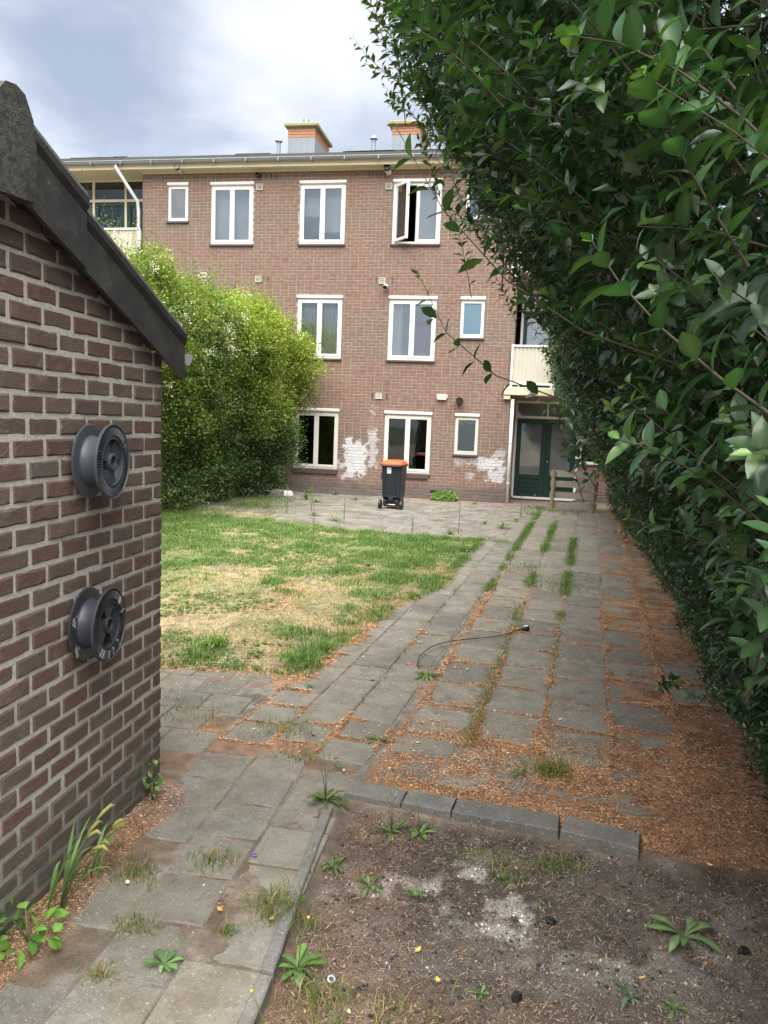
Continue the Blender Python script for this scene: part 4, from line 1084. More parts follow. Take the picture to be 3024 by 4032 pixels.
# patio against the house
patio = tag(empty('patio'), kind='structure')
pt = []
for r_ in range(22):
    y = 12.80 + r_*0.302
    if y > 19.2: break
    for k in range(26):
        x = -6.35 + k*0.302 + (0.15 if r_ % 2 else 0)
        if x + 0.16 > strip_x(y) - 0.36: continue
        if x < -4.55 - 0.33*(y-14) and y < 17: continue
        pt.append((x, y, 'tile_red' if (y > 18.5 and x > -3.0) else 'tile_patio'))
for k in range(12): pt.append((-0.02 + k*0.302, 19.17, 'tile_red')); pt.append((0.13 + k*0.302, 19.47, 'tile_red')); pt.append((-0.02 + k*0.302, 19.77, 'tile_red')); pt.append((0.1 + k*0.302, 20.07, 'tile_red')); pt.append((0.0 + k*0.302, 20.37, 'tile_red'))
pt.sort(key=lambda q: math.hypot(q[0], q[1]))
mb_ = {}
for k, (x, y, mt) in enumerate(pt):
    if k < 300: lay(patio, x, y, 0.296, 0.296, 0, mt, -0.002)
    else:
        m = tile_mb(0.296, 0.296, 0.05, k); B = mb_.setdefault(mt, MB()); zt_ = -0.002 + random.uniform(-.003, .003)
        B.add([(a+x, b+y, c+zt_) for a, b, c in m.v], m.f)
for mt, B in mb_.items(): tag(B.build('far_paving', MAT[mt], patio), kind='stuff')

# ------------------------------------------------------------------ edging stones
MAT['edging'] = m_tile('edging_stone', [(0.0, (0.125, 0.125, 0.12)), (1.0, (0.165, 0.163, 0.152))], 0.7, 0.15)
MAT['kerb'] = m_tile('concrete_kerb', [(0.0, (0.15, 0.15, 0.142)), (1.0, (0.20, 0.195, 0.18))], 0.6, 0.2)
def bar(name, a, b, w, z0, z1, mat, tilt=0.0, chip=0.0, seed=0):
    """long stone from a to b (its front lower edge), width w to the back"""
    r = random.Random(seed)
    a, b = Vector((*a, 0)), Vector((*b, 0)); d = (b-a); L = d.length; d.normalize(); nrm = Vector((-d.y, d.x, 0))
    n = 7; m = MB(); V = []; F = []
    ch = 0.006
    for i in range(n+1):
        q = a + d*(L*i/n); e0 = r.uniform(0, chip); e1 = r.uniform(0, chip)
        ii_ = ch if i in (0, n) else 0
        s_ = d*(ch if i == 0 else -ch if i == n else 0)
        zt = z1 + tilt*(i/n)
        V += [q + Vector((0, 0, z0)), q + Vector((0, 0, zt-ch)) + nrm*e0, q + s_ + nrm*(ch+e0) + Vector((0, 0, zt - ii_*0.3)), q + s_ + nrm*(w-ch-e1) + Vector((0, 0, zt - ii_*0.3)), q + nrm*(w-e1) + Vector((0, 0, zt-ch)), q + nrm*w + Vector((0, 0, z0))]
    for i in range(n):
        for k in range(5): F.append((6*i+k, 6*(i+1)+k, 6*(i+1)+k+1, 6*i+k+1))
    F.append(tuple(range(6))); F.append(tuple(6*n+k for k in range(6)))
    m.add(V, F); return m.build(name, MAT[mat])
for (a, b, lab, sd_) in (((-0.765, 3.535), (-0.475, 3.502), 'dark edging stone beside the path, leftmost of the row', 1), ((-0.470, 3.502), (-0.225, 3.468), 'short broken edging stone, second from the path in the row', 2),
                         ((-0.218, 3.468), (0.280, 3.412), 'long dark edging stone in the middle of the row over bare soil', 3), ((0.290, 3.420), (0.628, 3.345), 'smooth edging stone at the right end of the row', 4)):
    o = bar('edging_stone', a, b, 0.150, -0.09, 0.022 + 0.003*sd_, 'edging', (-.004, .002, 0.004, -0.002)[sd_-1], 0.006, sd_)
    tag(o, lab, 'edging stone', 'edging stones laid across the yard')
for (a, b, lab, sd_) in (((-0.745, 2.66), (-0.790, 3.42), 'upright kerb stone along the path, touching the rosette weed', 11), ((-0.715, 2.28), (-0.742, 2.645), 'short upright kerb stone along the path, between two longer ones', 12), ((-0.690, 1.45), (-0.712, 2.265), 'upright kerb stone along the path at the bottom edge', 13)):
    o = bar('kerb_stone', a, b, 0.052, -0.12, 0.012, 'kerb', 0, 0.004, sd_); tag(o, lab, 'kerb stone', 'kerb stones along the path')
names = ['nearest', 'second', 'third', 'fourth', 'fifth', 'sixth', 'seventh', 'eighth', 'ninth']
for k in range(9):
    v0 = -0.42 + k*1.005; p0 = org + ex*(-0.032) + ey*v0; p1 = org + ex*(-0.032) + ey*(v0+0.995)
    o = bar('kerb_stone', p0, p1, 0.05, -0.12, -0.003 - 0.006*(k % 3 == 1), 'kerb', 0.0, 0.004, 30+k); tag(o, 'narrow kerb strip between path and yard, %s from the camera' % names[k], 'kerb stone', 'kerb strips between path and yard')

# ------------------------------------------------------------------ fallen needles, soil crumbs
def slivers(P, L, Wd, col, name, mat, lift=0.002, curl=0.25):
    n = len(P); a = rng.uniform(0, 2*PI, n); t = rng.uniform(-curl, curl, n)
    d = np.stack([np.cos(a)*np.cos(t), np.sin(a)*np.cos(t), np.sin(t)], 1); s_ = np.stack([-np.sin(a), np.cos(a), rng.uniform(-.4, .4, n)], 1)
    P = P + np.array([0, 0, 1])*lift + np.abs(d[:, 2:3])*L[:, None]*0.5*np.array([0, 0, 1])
    V = np.stack([P - d*L[:, None]/2, P + s_*Wd[:, None]/2, P + d*L[:, None]/2, P - s_*Wd[:, None]/2], 1).reshape(-1, 3)
    F = np.arange(4*n).reshape(-1, 4)
    me = np_mesh(name, V, F, np.repeat(col, 4, 0), False); return mobj(name, me, mat)
MAT['needle'] = m_attr('fallen_needle', 0.85, 200, 0.25, 0.0)
N = 950000
px = rng.uniform(-2.6, 2.2, N); py = 1.7 + 9.0*rng.uniform(0, 1, N)**1.35
Lq, lmq = litter_amt(px, py)
hq = ground_h(px, py)
keep = rng.uniform(0, 1, N) < np.clip(np.clip(Lq*1.9, 0, 1)*sstep(-0.006, 0.0, hq + 0.0045*sstep(4.75, 4.45, py)*sstep(-0.75, -0.6, px)) + 0.025*sstep(3.5, 4.0, py), 0, 1)*0.80
px, py, hq, Lq = px[keep], py[keep], hq[keep], Lq[keep]
n = len(px)
pal = np.array([[0.52, 0.265, 0.125], [0.42, 0.20, 0.09], [0.66, 0.42, 0.23], [0.26, 0.125, 0.065], [0.60, 0.49, 0.33], [0.09, 0.05, 0.033]])
shade_ = 0.62 + 0.75*fbm(px, py, 5.5, 4, 121)
col_ = shade_[:, None]*pal[rng.choice(6, n, p=[.26, .22, .13, .15, .08, .16])]*rng.uniform(.8, 1.2, (n, 1))
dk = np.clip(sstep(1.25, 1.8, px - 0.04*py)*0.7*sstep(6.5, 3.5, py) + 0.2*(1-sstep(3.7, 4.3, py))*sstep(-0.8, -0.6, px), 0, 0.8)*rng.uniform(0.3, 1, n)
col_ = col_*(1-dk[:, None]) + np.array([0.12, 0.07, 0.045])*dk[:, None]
near_ = 0.35 + 0.65*sstep(2, 6, py)
tag(slivers(np.stack([px, py, np.maximum(hq, -0.003)], 1), rng.uniform(0.008, 0.032, n)*(0.45+near_*0.5), rng.uniform(0.002, 0.0085, n)*(0.4+near_*0.65), col_, 'fallen_needles', MAT['needle']), 'orange brown needles and scale litter lying over the yard slabs and path joints', 'litter', kind='stuff')
# straw, crumbs and charcoal on the bare soil
n = 42000
px = rng.uniform(-0.7, 1.9, n); py = rng.uniform(1.7, 3.5, n); k_ = rng.uniform(0, 1, n) < bed_mask(px, py)*(0.25+0.75*fbm(px, py, 2.1, 4, 91)); px, py = px[k_], py[k_]; n = len(px)
pal = np.array([[0.36, 0.25, 0.15], [0.22, 0.13, 0.08], [0.13, 0.08, 0.055], [0.45, 0.38, 0.28]])
tag(slivers(np.stack([px, py, ground_h(px, py)], 1), rng.uniform(0.008, 0.035, n), rng.uniform(0.0010, 0.0028, n), pal[rng.choice(4, n, p=[.3, .3, .25, .15])]*rng.uniform(.7, 1.2, (n, 1)), 'soil_straw', MAT['needle'], 0.003, 0.35), 'bits of straw and twigs lying on the bare soil', 'litter', kind='stuff')
def bed_col(x, y):
    i = np.clip(np.searchsorted(gx, x), 0, len(gx)-1); j = np.clip(np.searchsorted(gy, y), 0, len(gy)-1)
    return colr[j*nxg + i]
def crumbs(P, R, col, name, mat):
    oct_ = np.array([[1,0,0],[-1,0,0],[0,1,0],[0,-1,0],[0,0,1],[0,0,-1]], float); tf = np.array([[0,2,4],[2,1,4],[1,3,4],[3,0,4],[2,0,5],[1,2,5],[3,1,5],[0,3,5]])
    n = len(P); V = oct_[None]*R[:, None, None]*rng.uniform(0.55, 1.25, (n, 6, 1)) ; a = rng.uniform(0, 2*PI, n); c, s_ = np.cos(a), np.sin(a)
    x, y = V[..., 0].copy(), V[..., 1].copy(); V[..., 0] = x*c[:, None]-y*s_[:, None]; V[..., 1] = x*s_[:, None]+y*c[:, None]; V[..., 2] *= 0.7
    V = V + P[:, None, :]; F = tf[None] + (np.arange(n)*6)[:, None, None]
    return mobj(name, np_mesh(name, V.reshape(-1, 3), F.reshape(-1, 3), np.repeat(col, 6, 0), False), mat)
n = 60000
px = rng.uniform(-0.7, 2.0, n); py = rng.uniform(1.65, 3.5, n); k_ = rng.uniform(0, 1, n) < bed_mask(px, py); px, py = px[k_], py[k_]; n = len(px)
pal = np.array([[0.05, 0.042, 0.038], [0.022, 0.021, 0.021], [0.115, 0.095, 0.08], [0.33, 0.31, 0.28], [0.16, 0.10, 0.065]])
rr_ = 0.0016 + 0.0022*rng.uniform(0, 1, n) + 0.009*rng.uniform(0, 1, n)**14
tag(crumbs(np.stack([px, py, ground_h(px, py)+rr_*0.3], 1), rr_, np.where(rng.uniform(0, 1, (n, 1)) < .62, bed_col(px, py)*rng.uniform(.45, 1.7, (n, 1)), pal[rng.choice(5, n, p=[.38, .22, .16, .03, .21])]*rng.uniform(.7, 1.2, (n, 1))), 'soil_crumbs', MAT['needle']), 'dark crumbs of earth, ash and charcoal on the bare soil', 'soil', kind='stuff')

# ------------------------------------------------------------------ wheelie bin
MAT['bin'] = plain('navy_black_plastic', (0.010, 0.014, 0.021), 0.42, 22, 0.3)
MAT['orange'] = plain('orange_plastic', (0.62, 0.085, 0.018), 0.42, 20, 0.12)
MAT['label'] = plain('paper_sticker', (0.66, 0.68, 0.72), 0.5, 30, 0.06)
MAT['print'] = plain('grey_print', (0.30, 0.31, 0.34), 0.6, 30, 0.06)
wb = empty('wheelie_bin', (-2.72, 16.66, 0.0), -math.radians(4)); tag(wb, 'dark wheelie bin with an orange lid standing on the patio', 'wheelie bin')
def ringpts(w0, w1, y0, y1, z, r):
    P = []
    for (cx, cy, a0) in ((w1-r, y1-r, 0), (w0+r, y1-r, 90), (w0+r, y0+r, 180), (w1-r, y0+r, 270)):
        for k in range(4): a = math.radians(a0+30*k); P.append((cx+r*math.cos(a), cy+r*math.sin(a), z))
    return P
def loft(rings, cap0=True, cap1=True):
    m = MB(); n = len(rings[0]); V = [p for r in rings for p in r]; F = []
    for i in range(len(rings)-1):
        for k in range(n): F.append((i*n+k, i*n+(k+1) % n, (i+1)*n+(k+1) % n, (i+1)*n+k))
    if cap0: F.append(tuple(range(n))[::-1])
    if cap1: F.append(tuple((len(rings)-1)*n+k for k in range(n)))
    m.add(V, F); return m
# back (with the wheels) faces -y
loft([ringpts(-0.185, 0.185, -0.15, 0.25, 0.055, 0.04), ringpts(-0.19, 0.19, -0.16, 0.26, 0.10, 0.04), ringpts(-0.195, 0.195, -0.165, 0.265, 0.22, 0.04), ringpts(-0.205, 0.205, -0.225, 0.27, 0.26, 0.035), ringpts(-0.23, 0.23, -0.235, 0.31, 0.955, 0.04)]).build('body', MAT['bin'], wb)
m = loft([ringpts(-0.25, 0.25, -0.265, 0.335, 0.945, 0.05), ringpts(-0.255, 0.255, -0.27, 0.34, 0.965, 0.05), ringpts(-0.25, 0.25, -0.265, 0.335, 0.985, 0.05)]); m.build('rim', MAT['bin'], wb)
m = loft([ringpts(-0.252, 0.252, -0.275, 0.345, 0.986, 0.05), ringpts(-0.25, 0.25, -0.27, 0.34, 1.006, 0.06), ringpts(-0.215, 0.215, -0.20, 0.29, 1.058, 0.07), ringpts(-0.16, 0.16, -0.14, 0.23, 1.078, 0.07)]); lid = m.build('lid', MAT['orange'], wb)
m = MB(); m.cbox(-0.17, 0.17, -0.19, -0.172, 1.012, 1.038, 0.006); m.cbox(0.16, 0.246, -0.272, 0.05, 1.0, 1.022, 0.008); m.cbox(-0.246, -0.17, -0.272, 0.02, 1.0, 1.018, 0.008); m.build('lid_rib', MAT['orange'], lid)
m = MB(); m.tube([(-0.19, -0.305, 0.958), (0.19, -0.305, 0.958)], 0.013, 10)
for x in (-0.19, 0.0, 0.19): m.cbox(x-0.018, x+0.018, -0.315, -0.262, 0.94, 0.975, 0.006)
m.build('handle', MAT['bin'], wb)
m = MB(); m.cbox(-0.14, -0.128, -0.244, -0.228, 0.30, 0.93, 0.004); m.cbox(0.095, 0.103, -0.241, -0.228, 0.30, 0.93, 0.003); m.cbox(-0.19, 0.19, -0.236, -0.222, 0.268, 0.29, 0.004); m.build('stiffening_rib', MAT['bin'], wb)
m = MB(); m.cbox(-0.055, 0.055, -0.240, -0.20, 0.19, 0.262, 0.008); m.cbox(-0.175, -0.10, -0.236, -0.15, 0.10, 0.20, 0.01); m.cbox(0.10, 0.175, -0.236, -0.15, 0.10, 0.20, 0.01); m.build('axle_bracket', MAT['bin'], wb)
m = MB(); m.tube([(-0.255, -0.205, 0.10), (0.255, -0.205, 0.10)], 0.011, 12); m.build('axle', MAT['steel'], wb, True)
for sx in (-1, 1):
    m = MB(); m.lathe([(0.100, -0.024), (0.100, 0.024), (0.085, 0.028), (0.075, 0.018), (0.075, -0.018), (0.085, -0.028)], 28, (0, 0, 0), 'x'); w_ = m.build('wheel', MAT['black'], wb, False, (sx*0.245, -0.205, 0.10))
    m = MB(); m.lathe([(0.076, -0.012), (0.076, 0.012), (0.030, 0.016), (0.022, 0.028), (0.0, 0.028), (0.0, -0.012)], 20, (0, 0, 0), 'x', False); m.build('rim', MAT['bin'], w_)
m = MB(); m.box(-0.105, -0.012, -0.2402, -0.2385, 0.79, 0.925); st = m.build('sticker', MAT['label'], wb); st.rotation_euler = (0, 0, 0)
m = MB()
for k in range(6): m.box(-0.095, -0.03-0.012*(k % 3), -0.2412, -0.2403, 0.900-k*0.014, 0.904-k*0.014)
m.box(-0.085, -0.05, -0.2412, -0.2403, 0.803, 0.815); m.build('print_line', MAT['print'], st)

# ------------------------------------------------------------------ low wooden fence by the door
fe = empty('board_fence', (1.25, 18.1, 0)); tag(fe, 'low weathered wooden fence of four boards beside the green door', 'fence')
MAT['wood_post'] = plain('yellowed_post', (0.24, 0.18, 0.095), 0.9, 14, 0.4, 0.4)
for x, h in ((-0.43, 0.96), (0.50, 0.94)):
    m = MB(); m.tube([(x, 0.0, -0.1), (x+0.004, 0, 0.5), (x-0.003, 0, h)], [0.045, 0.043, 0.041], 10); m.build('post', MAT['wood_post'], fe, False)
for k, z in enumerate((0.06, 0.30, 0.56, 0.80)):
    m = MB(); V = []; n = 6
    for i in range(n+1):
        x = -0.49 + 1.08*i/n; dz = random.uniform(-.004, .004)
        V += [(x, 0.046, z+dz), (x, 0.046, z+0.145+dz+random.uniform(-.005, .005)), (x, 0.070, z+0.145+dz), (x, 0.070, z+dz)]
    F = [(4*i+a, 4*i+4+a, 4*i+4+(a+1) % 4, 4*i+(a+1) % 4) for i in range(n) for a in range(4)] + [(0,1,2,3), tuple(4*n+a for a in range(4))]
    m.add(V, F); m.build('board', MAT['oldwood'], fe, False, (0, 0, 0), (0, random.uniform(-.012, .012), 0))

# ------------------------------------------------------------------ cable with a plug on the path
cab = empty('power_cable', (0.14, 6.98, 0)); tag(cab, 'thin black cable with a moulded plug lying across path and yard', 'cable')
P = [(-0.665, 5.63, 0.012), (-0.690, 5.75, 0.02), (-0.682, 5.93, 0.03), (-0.62, 6.15, 0.035), (-0.52, 6.34, 0.03), (-0.38, 6.50, 0.02), (-0.22, 6.62, 0.016), (-0.08, 6.74, 0.015), (0.03, 6.88, 0.02), (0.10, 6.955, 0.03)]
def smooth_path(P, k=6):
    P = [Vector(p) for p in P]; out = []
    for i in range(len(P)-1):
        p0, p1, p2, p3 = P[max(i-1, 0)], P[i], P[i+1], P[min(i+2, len(P)-1)]
        for j in range(k):
            t = j/k; out.append(0.5*((2*p1) + (p2-p0)*t + (2*p0-5*p1+4*p2-p3)*t*t + (3*p1-p0-3*p2+p3)*t**3))
    return out + [P[-1]]
m = MB(); m.tube([p - Vector((0.14, 6.98, 0)) for p in smooth_path(P)], 0.0038, 6); m.build('cord', MAT['black'], cab, True)
m = MB(); m.tube([(-0.05, -0.035, 0.03), (-0.02, -0.012, 0.033), (0.0, 0.0, 0.036), (0.035, 0.012, 0.036), (0.045, 0.014, 0.036)], [0.009, 0.014, 0.026, 0.028, 0.022], 12); m.build('plug', MAT['black'], cab, True)
m = MB(); m.tube([(-0.005, -0.004, 0.052), (0.03, 0.010, 0.058)], [0.010, 0.014], 8); m.build('plug_face', MAT['white'], cab, True)

# ------------------------------------------------------------------ rubble by the left hedge
for k, (x, y, s_, lab) in enumerate(((-5.62, 17.95, 0.16, 'pale lump of broken concrete under the left hedge'), (-5.78, 17.75, 0.20, 'larger grey broken stone half under the left hedge'))):
    m = MB(); r = random.Random(k)
    m.cbox(-s_, s_, -s_*0.7, s_*0.7, 0, s_*0.9, 0.03); m.v = [(a+r.uniform(-.02, .02), b+r.uniform(-.02, .02), c+r.uniform(-.02, .02) if c > 0.03 else c) for a, b, c in m.v]
    o = m.build('broken_stone', MAT['white_old'] if k == 0 else MAT['kerb'], None, False, (x, y, -0.01), (0, 0, 0.5+k)); tag(o, lab, 'stone', 'broken stones by the hedge')

# ------------------------------------------------------------------ small litter
MAT['yleaf'] = m_attr('yellow_leaf', 0.7, 90, 0.3, 0.2, 0.002)
def flat_leaf(L, W_, seed, col):
    r = random.Random(seed); V = []; F = []; n = 6
    for i in range(n+1):
        u = i/n; w = W_*math.sin(PI*min(1, u*0.94+0.04))**0.8
        for v in (-1, 0, 1): V.append((L*(u-0.5), v*w/2, 0.006*abs(v)*r.uniform(.3, 1.4) + 0.010*(u-0.5)**2*4*r.uniform(.3, 1)))
    for i in range(n):
        for v in range(2): F.append((3*i+v, 3*i+3+v, 3*i+4+v, 3*i+1+v))
    return np_mesh('fallen_leaf', V, F, np.tile(col, (len(V), 1)), True)
LVC = ['bright yellow', 'pale yellow', 'orange brown', 'cream', 'dark brown']
lv = [flat_leaf(0.055, 0.030, 1, [0.52, 0.38, 0.10]), flat_leaf(0.045, 0.026, 2, [0.60, 0.52, 0.22]), flat_leaf(0.05, 0.030, 3, [0.55, 0.28, 0.07]), flat_leaf(0.05, 0.028, 4, [0.66, 0.60, 0.36]), flat_leaf(0.06, 0.034, 5, [0.30, 0.15, 0.07])]
for me in lv: me.materials.append(MAT['yleaf'])
lr = random.Random(21); cnt = 0
while cnt < 64:
    x = lr.uniform(-1.6, 1.6); y = 2.0 + 5.5*lr.random()**1.3
    if x < -1.55 or (x > 1.25 + 0.02*y): continue
    li = lr.randrange(5); o = bpy.data.objects.new('fallen_leaf', lv[li]); o.location = (x, y, max(float(ground_h(x, y)), 0.002 if not bed_mask(x, y) > 0.5 else -1) + 0.004)
    s_ = lr.uniform(0.30, 0.62); o.scale = (s_, s_, s_); o.rotation_euler = (lr.uniform(-.3, .3), lr.uniform(-.3, .3), lr.uniform(0, 6.28)); link(o)
    where = 'on the bare soil' if bed_mask(x, y) > 0.5 else 'on the path tiles' if x < strip_x(y) else 'on the yard slabs'
    tag(o, 'small %s fallen leaf lying %s' % (LVC[li], where), 'leaf', '%s fallen leaves %s' % (LVC[li], where)); cnt += 1
# bits of rubbish
for (x, y, mat, lab, s_) in ((-0.53, 2.34, (0.55, 0.52, 0.68), 'lilac plastic ring on the bare soil near the kerb', 0.014), (-1.02, 2.93, (0.20, 0.11, 0.42), 'small purple plastic ring lying on the path', 0.011)):
    t_ = plain('plastic_bit', mat, 0.4); m = MB(); m.lathe([(s_, 0.0), (s_, 0.009), (s_*0.62, 0.009), (s_*0.62, 0.0)], 18, (0, 0, 0), 'z'); o = m.build('plastic_ring', t_, None, True, (x, y, max(float(ground_h(x, y)), -0.04)+0.006 if x > -0.7 else 0.006), (0.3, 0.2, 0)); tag(o, lab, 'plastic ring')
for (x, y, lab) in ((0.23, 2.83, 'lump of charcoal in the middle of the bare soil'), (0.93, 2.82, 'lump of charcoal beside the big rosette weed'), (0.10, 2.40, 'small charcoal lump on the soil near the bottom edge'), (0.55, 2.33, 'charcoal lump on the soil below the big rosette')):
    m = MB(); r = random.Random(int(x*100)); m.cbox(-0.018, 0.018, -0.014, 0.014, -0.012, 0.014, 0.006); m.v = [(a*r.uniform(.7, 1.4), b*r.uniform(.7, 1.4), c*r.uniform(.7, 1.4)) for a, b, c in m.v]
    o = m.build('charcoal_lump', MAT['black'], None, False, (x, y, float(ground_h(x, y))+0.008), (0, 0, r.uniform(0, 3))); tag(o, lab, 'charcoal', 'charcoal lumps on the soil')

# ------------------------------------------------------------------ leaf and blade generators
def norm(a): return a/np.maximum(np.linalg.norm(a, axis=-1, keepdims=True), 1e-9)
def leaf_template(st):
    """stations along the blade: (u, half width)"""
    u = np.linspace(0, 1, st); w = np.sin(PI*np.clip(u, 0, 1)**0.85)**0.85; w[0] = 0.06; w[-1] = 0.0
    return u, w
def leaves(P, D, Nn, L, Wd, fold=0.35, curl=0.25, st=5, col=None, vein=1.3):
    """folded, curved leaves; returns V, F(quads), C"""
    n = len(P); D = norm(D); Sd = norm(np.cross(Nn, D)); Nn = norm(np.cross(D, Sd))
    L = np.broadcast_to(L, n); Wd = np.broadcast_to(Wd, n); fold = np.broadcast_to(fold, n); curl = np.broadcast_to(curl, n)
    if st == 2:      # kite of two folded triangles as quads with midrib
        base = P; tip = P + D*L[:, None] - Nn*(curl*L)[:, None]; mid = P + D*(L*0.45)[:, None]
        lft = mid + Sd*(Wd/2)[:, None] + Nn*(fold*Wd/2)[:, None]; rgt = mid - Sd*(Wd/2)[:, None] + Nn*(fold*Wd/2)[:, None]
        V = np.stack([base, lft, tip, rgt], 1).reshape(-1, 3); b = np.arange(n)[:, None]*4
        F = np.concatenate([b + [0, 2, 1], b + [0, 3, 2]], 0) if False else np.concatenate([b+np.array([[0, 3, 2, 1]])], 0)
        return V, F, np.repeat(col, 4, 0)
    u, w = leaf_template(st)
    V = np.empty((n, st, 3, 3)); Cc = np.empty((n, st, 3, 3))
    for i in range(st):
        c = P + D*(L*u[i])[:, None] - Nn*(curl*L*u[i]**2)[:, None]
        hw = (Wd/2*w[i])[:, None]
        V[:, i, 0] = c + Sd*hw + Nn*hw*fold[:, None]; V[:, i, 1] = c; V[:, i, 2] = c - Sd*hw + Nn*hw*fold[:, None]
        Cc[:, i, 0] = col; Cc[:, i, 1] = np.clip(col*vein, 0, 1); Cc[:, i, 2] = col
    b = (np.arange(n)*st*3)[:, None]; fs = []
    for i in range(st-1):
        fs += [[3*i, 3*i+1, 3*i+4, 3*i+3], [3*i+1, 3*i+2, 3*i+5, 3*i+4]]
    F = (b[:, None, :] + np.array(fs)[None]).reshape(-1, 4)
    return V.reshape(-1, 3), F, Cc.reshape(-1, 3)
class Acc:
    def __init__(s): s.V = []; s.F = []; s.C = []; s.n = 0
    def add(s, V, F, Cc): s.V.append(V); s.F.append(F + s.n); s.C.append(Cc); s.n += len(V)
    def mesh(s, name, smooth=True): return np_mesh(name, np.concatenate(s.V), np.concatenate(s.F), np.concatenate(s.C), smooth)
def blades(P, H, Wd, lean, col, az=None):
    """grass blades: base, mid and tip; quads + tip as degenerate-free tris made of two quads"""
    n = len(P); a = rng.uniform(0, 2*PI, n) if az is None else az
    d = np.stack([np.cos(a), np.sin(a), np.zeros(n)], 1); s_ = np.stack([-np.sin(a), np.cos(a), np.zeros(n)], 1); up = np.array([0, 0, 1.0])
    H = H[:, None]; W2 = (Wd/2)[:, None]; ln = lean[:, None]
    m = P + up*H*0.55 + d*H*ln*0.35; t = P + up*H*(1-0.35*ln) + d*H*ln*1.0
    V = np.stack([P - s_*W2, P + s_*W2, m + s_*W2*0.75, m - s_*W2*0.75, t + s_*W2*0.08, t - s_*W2*0.08], 1).reshape(-1, 3)
    b = (np.arange(n)*6)[:, None, None]; F = (b + np.array([[0, 1, 2, 3], [3, 2, 4, 5]])[None]).reshape(-1, 4)
    return V, F, np.repeat(col, 6, 0)
MAT['leaf_privet'] = m_leaf('privet_leaf', 0.30, 0.20, spec=0.65)
MAT['leaf_soft'] = m_leaf('soft_leaf', 0.55, 0.35)
MAT['grass'] = m_leaf('grass_blade', 0.6, 0.35, spec=0.3)
MAT['bark'] = plain('bark', (0.135, 0.098, 0.066), 0.9, 60, 0.4, 0.4)
MAT['flower'] = m_attr('flower_petal', 0.8, 90, 0.15, 0.0)

# ------------------------------------------------------------------ lawn
def lawn_grass():
    N = 230000
    x = rng.uniform(-6.6, -0.3, N); y = 5.0 + 8.6*rng.uniform(0, 1, N)**1.15
    lm = lawn_mask(x, y)
    g = fbm(x, y, 0.75, 4, 67); g2 = fbm(x, y, 2.6, 4, 101)
    # greener along the near edge, the right and the far end; dry in the middle
    dry = np.exp(-(((x+2.6)/1.35)**2 + ((y-7.4)/1.5)**2))*1.15 + 0.45*np.exp(-(((x+3.6)/1.0)**2 + ((y-9.4)/0.6)**2))
    green = np.clip(0.86 + 1.6*(g-0.5) + 1.3*(g2-0.5) - 0.62*dry + 0.35*sstep(10.5, 12.3, y) + 0.25*sstep(6.2, 5.4, y) + 0.25*sstep(-2.0, -1.0, x), 0, 1)
    keep = rng.uniform(0, 1, N) < lm*(0.22 + 0.78*green)*(0.45+0.55*sstep(0.30, 0.5, g2+0.12))
    x, y, green = x[keep], y[keep], green[keep]; n = len(x)
    isg = rng.uniform(0, 1, n) < sstep(0.22, 0.62, green)*0.92 + 0.04
    cg = np.array([0.118, 0.215, 0.060])*rng.uniform(.6, 1.3, (n, 1)) + np.array([0.09, 0.06, 0.02])*rng.uniform(0, 1, (n, 1))**3
    cd_ = np.array([0.46, 0.365, 0.20])*rng.uniform(.6, 1.2, (n, 1))
    col = np.where(isg[:, None], cg, cd_)
    clump = 0.35 + 1.3*sstep(0.35, 0.72, fbm(x, y, 3.3, 3, 151))
    H = np.where(isg, rng.uniform(0.018, 0.062, n)*(0.5+0.8*green)*clump, rng.uniform(0.015, 0.05, n))
    a = Acc(); a.add(*blades(np.stack([x, y, ground_h(x, y)-0.004], 1), H, rng.uniform(0.004, 0.010, n), np.where(isg, rng.uniform(.2, 1.1, n), rng.uniform(.6, 1.8, n)), col))
    # low broad-leaved weeds between the grass
    m_ = 9000; x = rng.uniform(-6.4, -0.4, m_); y = 5.1 + 8.2*rng.uniform(0, 1, m_); k = rng.uniform(0, 1, m_) < lawn_mask(x, y)*sstep(0.46, 0.60, fbm(x, y, 1.4, 4, 111)); x, y = x[k], y[k]; m_ = len(x)
    q = 4; x = np.repeat(x, q) + rng.normal(0, .02, m_*q); y = np.repeat(y, q) + rng.normal(0, .02, m_*q); m_ *= q
    az = rng.uniform(0, 2*PI, m_); el = rng.uniform(0.15, 0.9, m_)
    D = np.stack([np.cos(az)*np.cos(el), np.sin(az)*np.cos(el), np.sin(el)], 1); Nn = np.stack([-np.cos(az)*np.sin(el), -np.sin(az)*np.sin(el), np.cos(el)], 1)
    a.add(*leaves(np.stack([x, y, ground_h(x, y)], 1), D, Nn, rng.uniform(0.03, 0.09, m_), rng.uniform(0.012, 0.026, m_), 0.3, 0.35, 2, np.array([0.125, 0.205, 0.06])*rng.uniform(.6, 1.3, (m_, 1))))
    me = a.mesh('lawn_grass'); return tag(mobj('lawn_grass', me, MAT['grass']), 'patchy lawn of green weeds and dry straw-coloured grass', 'grass', kind='stuff')
lawn_grass()
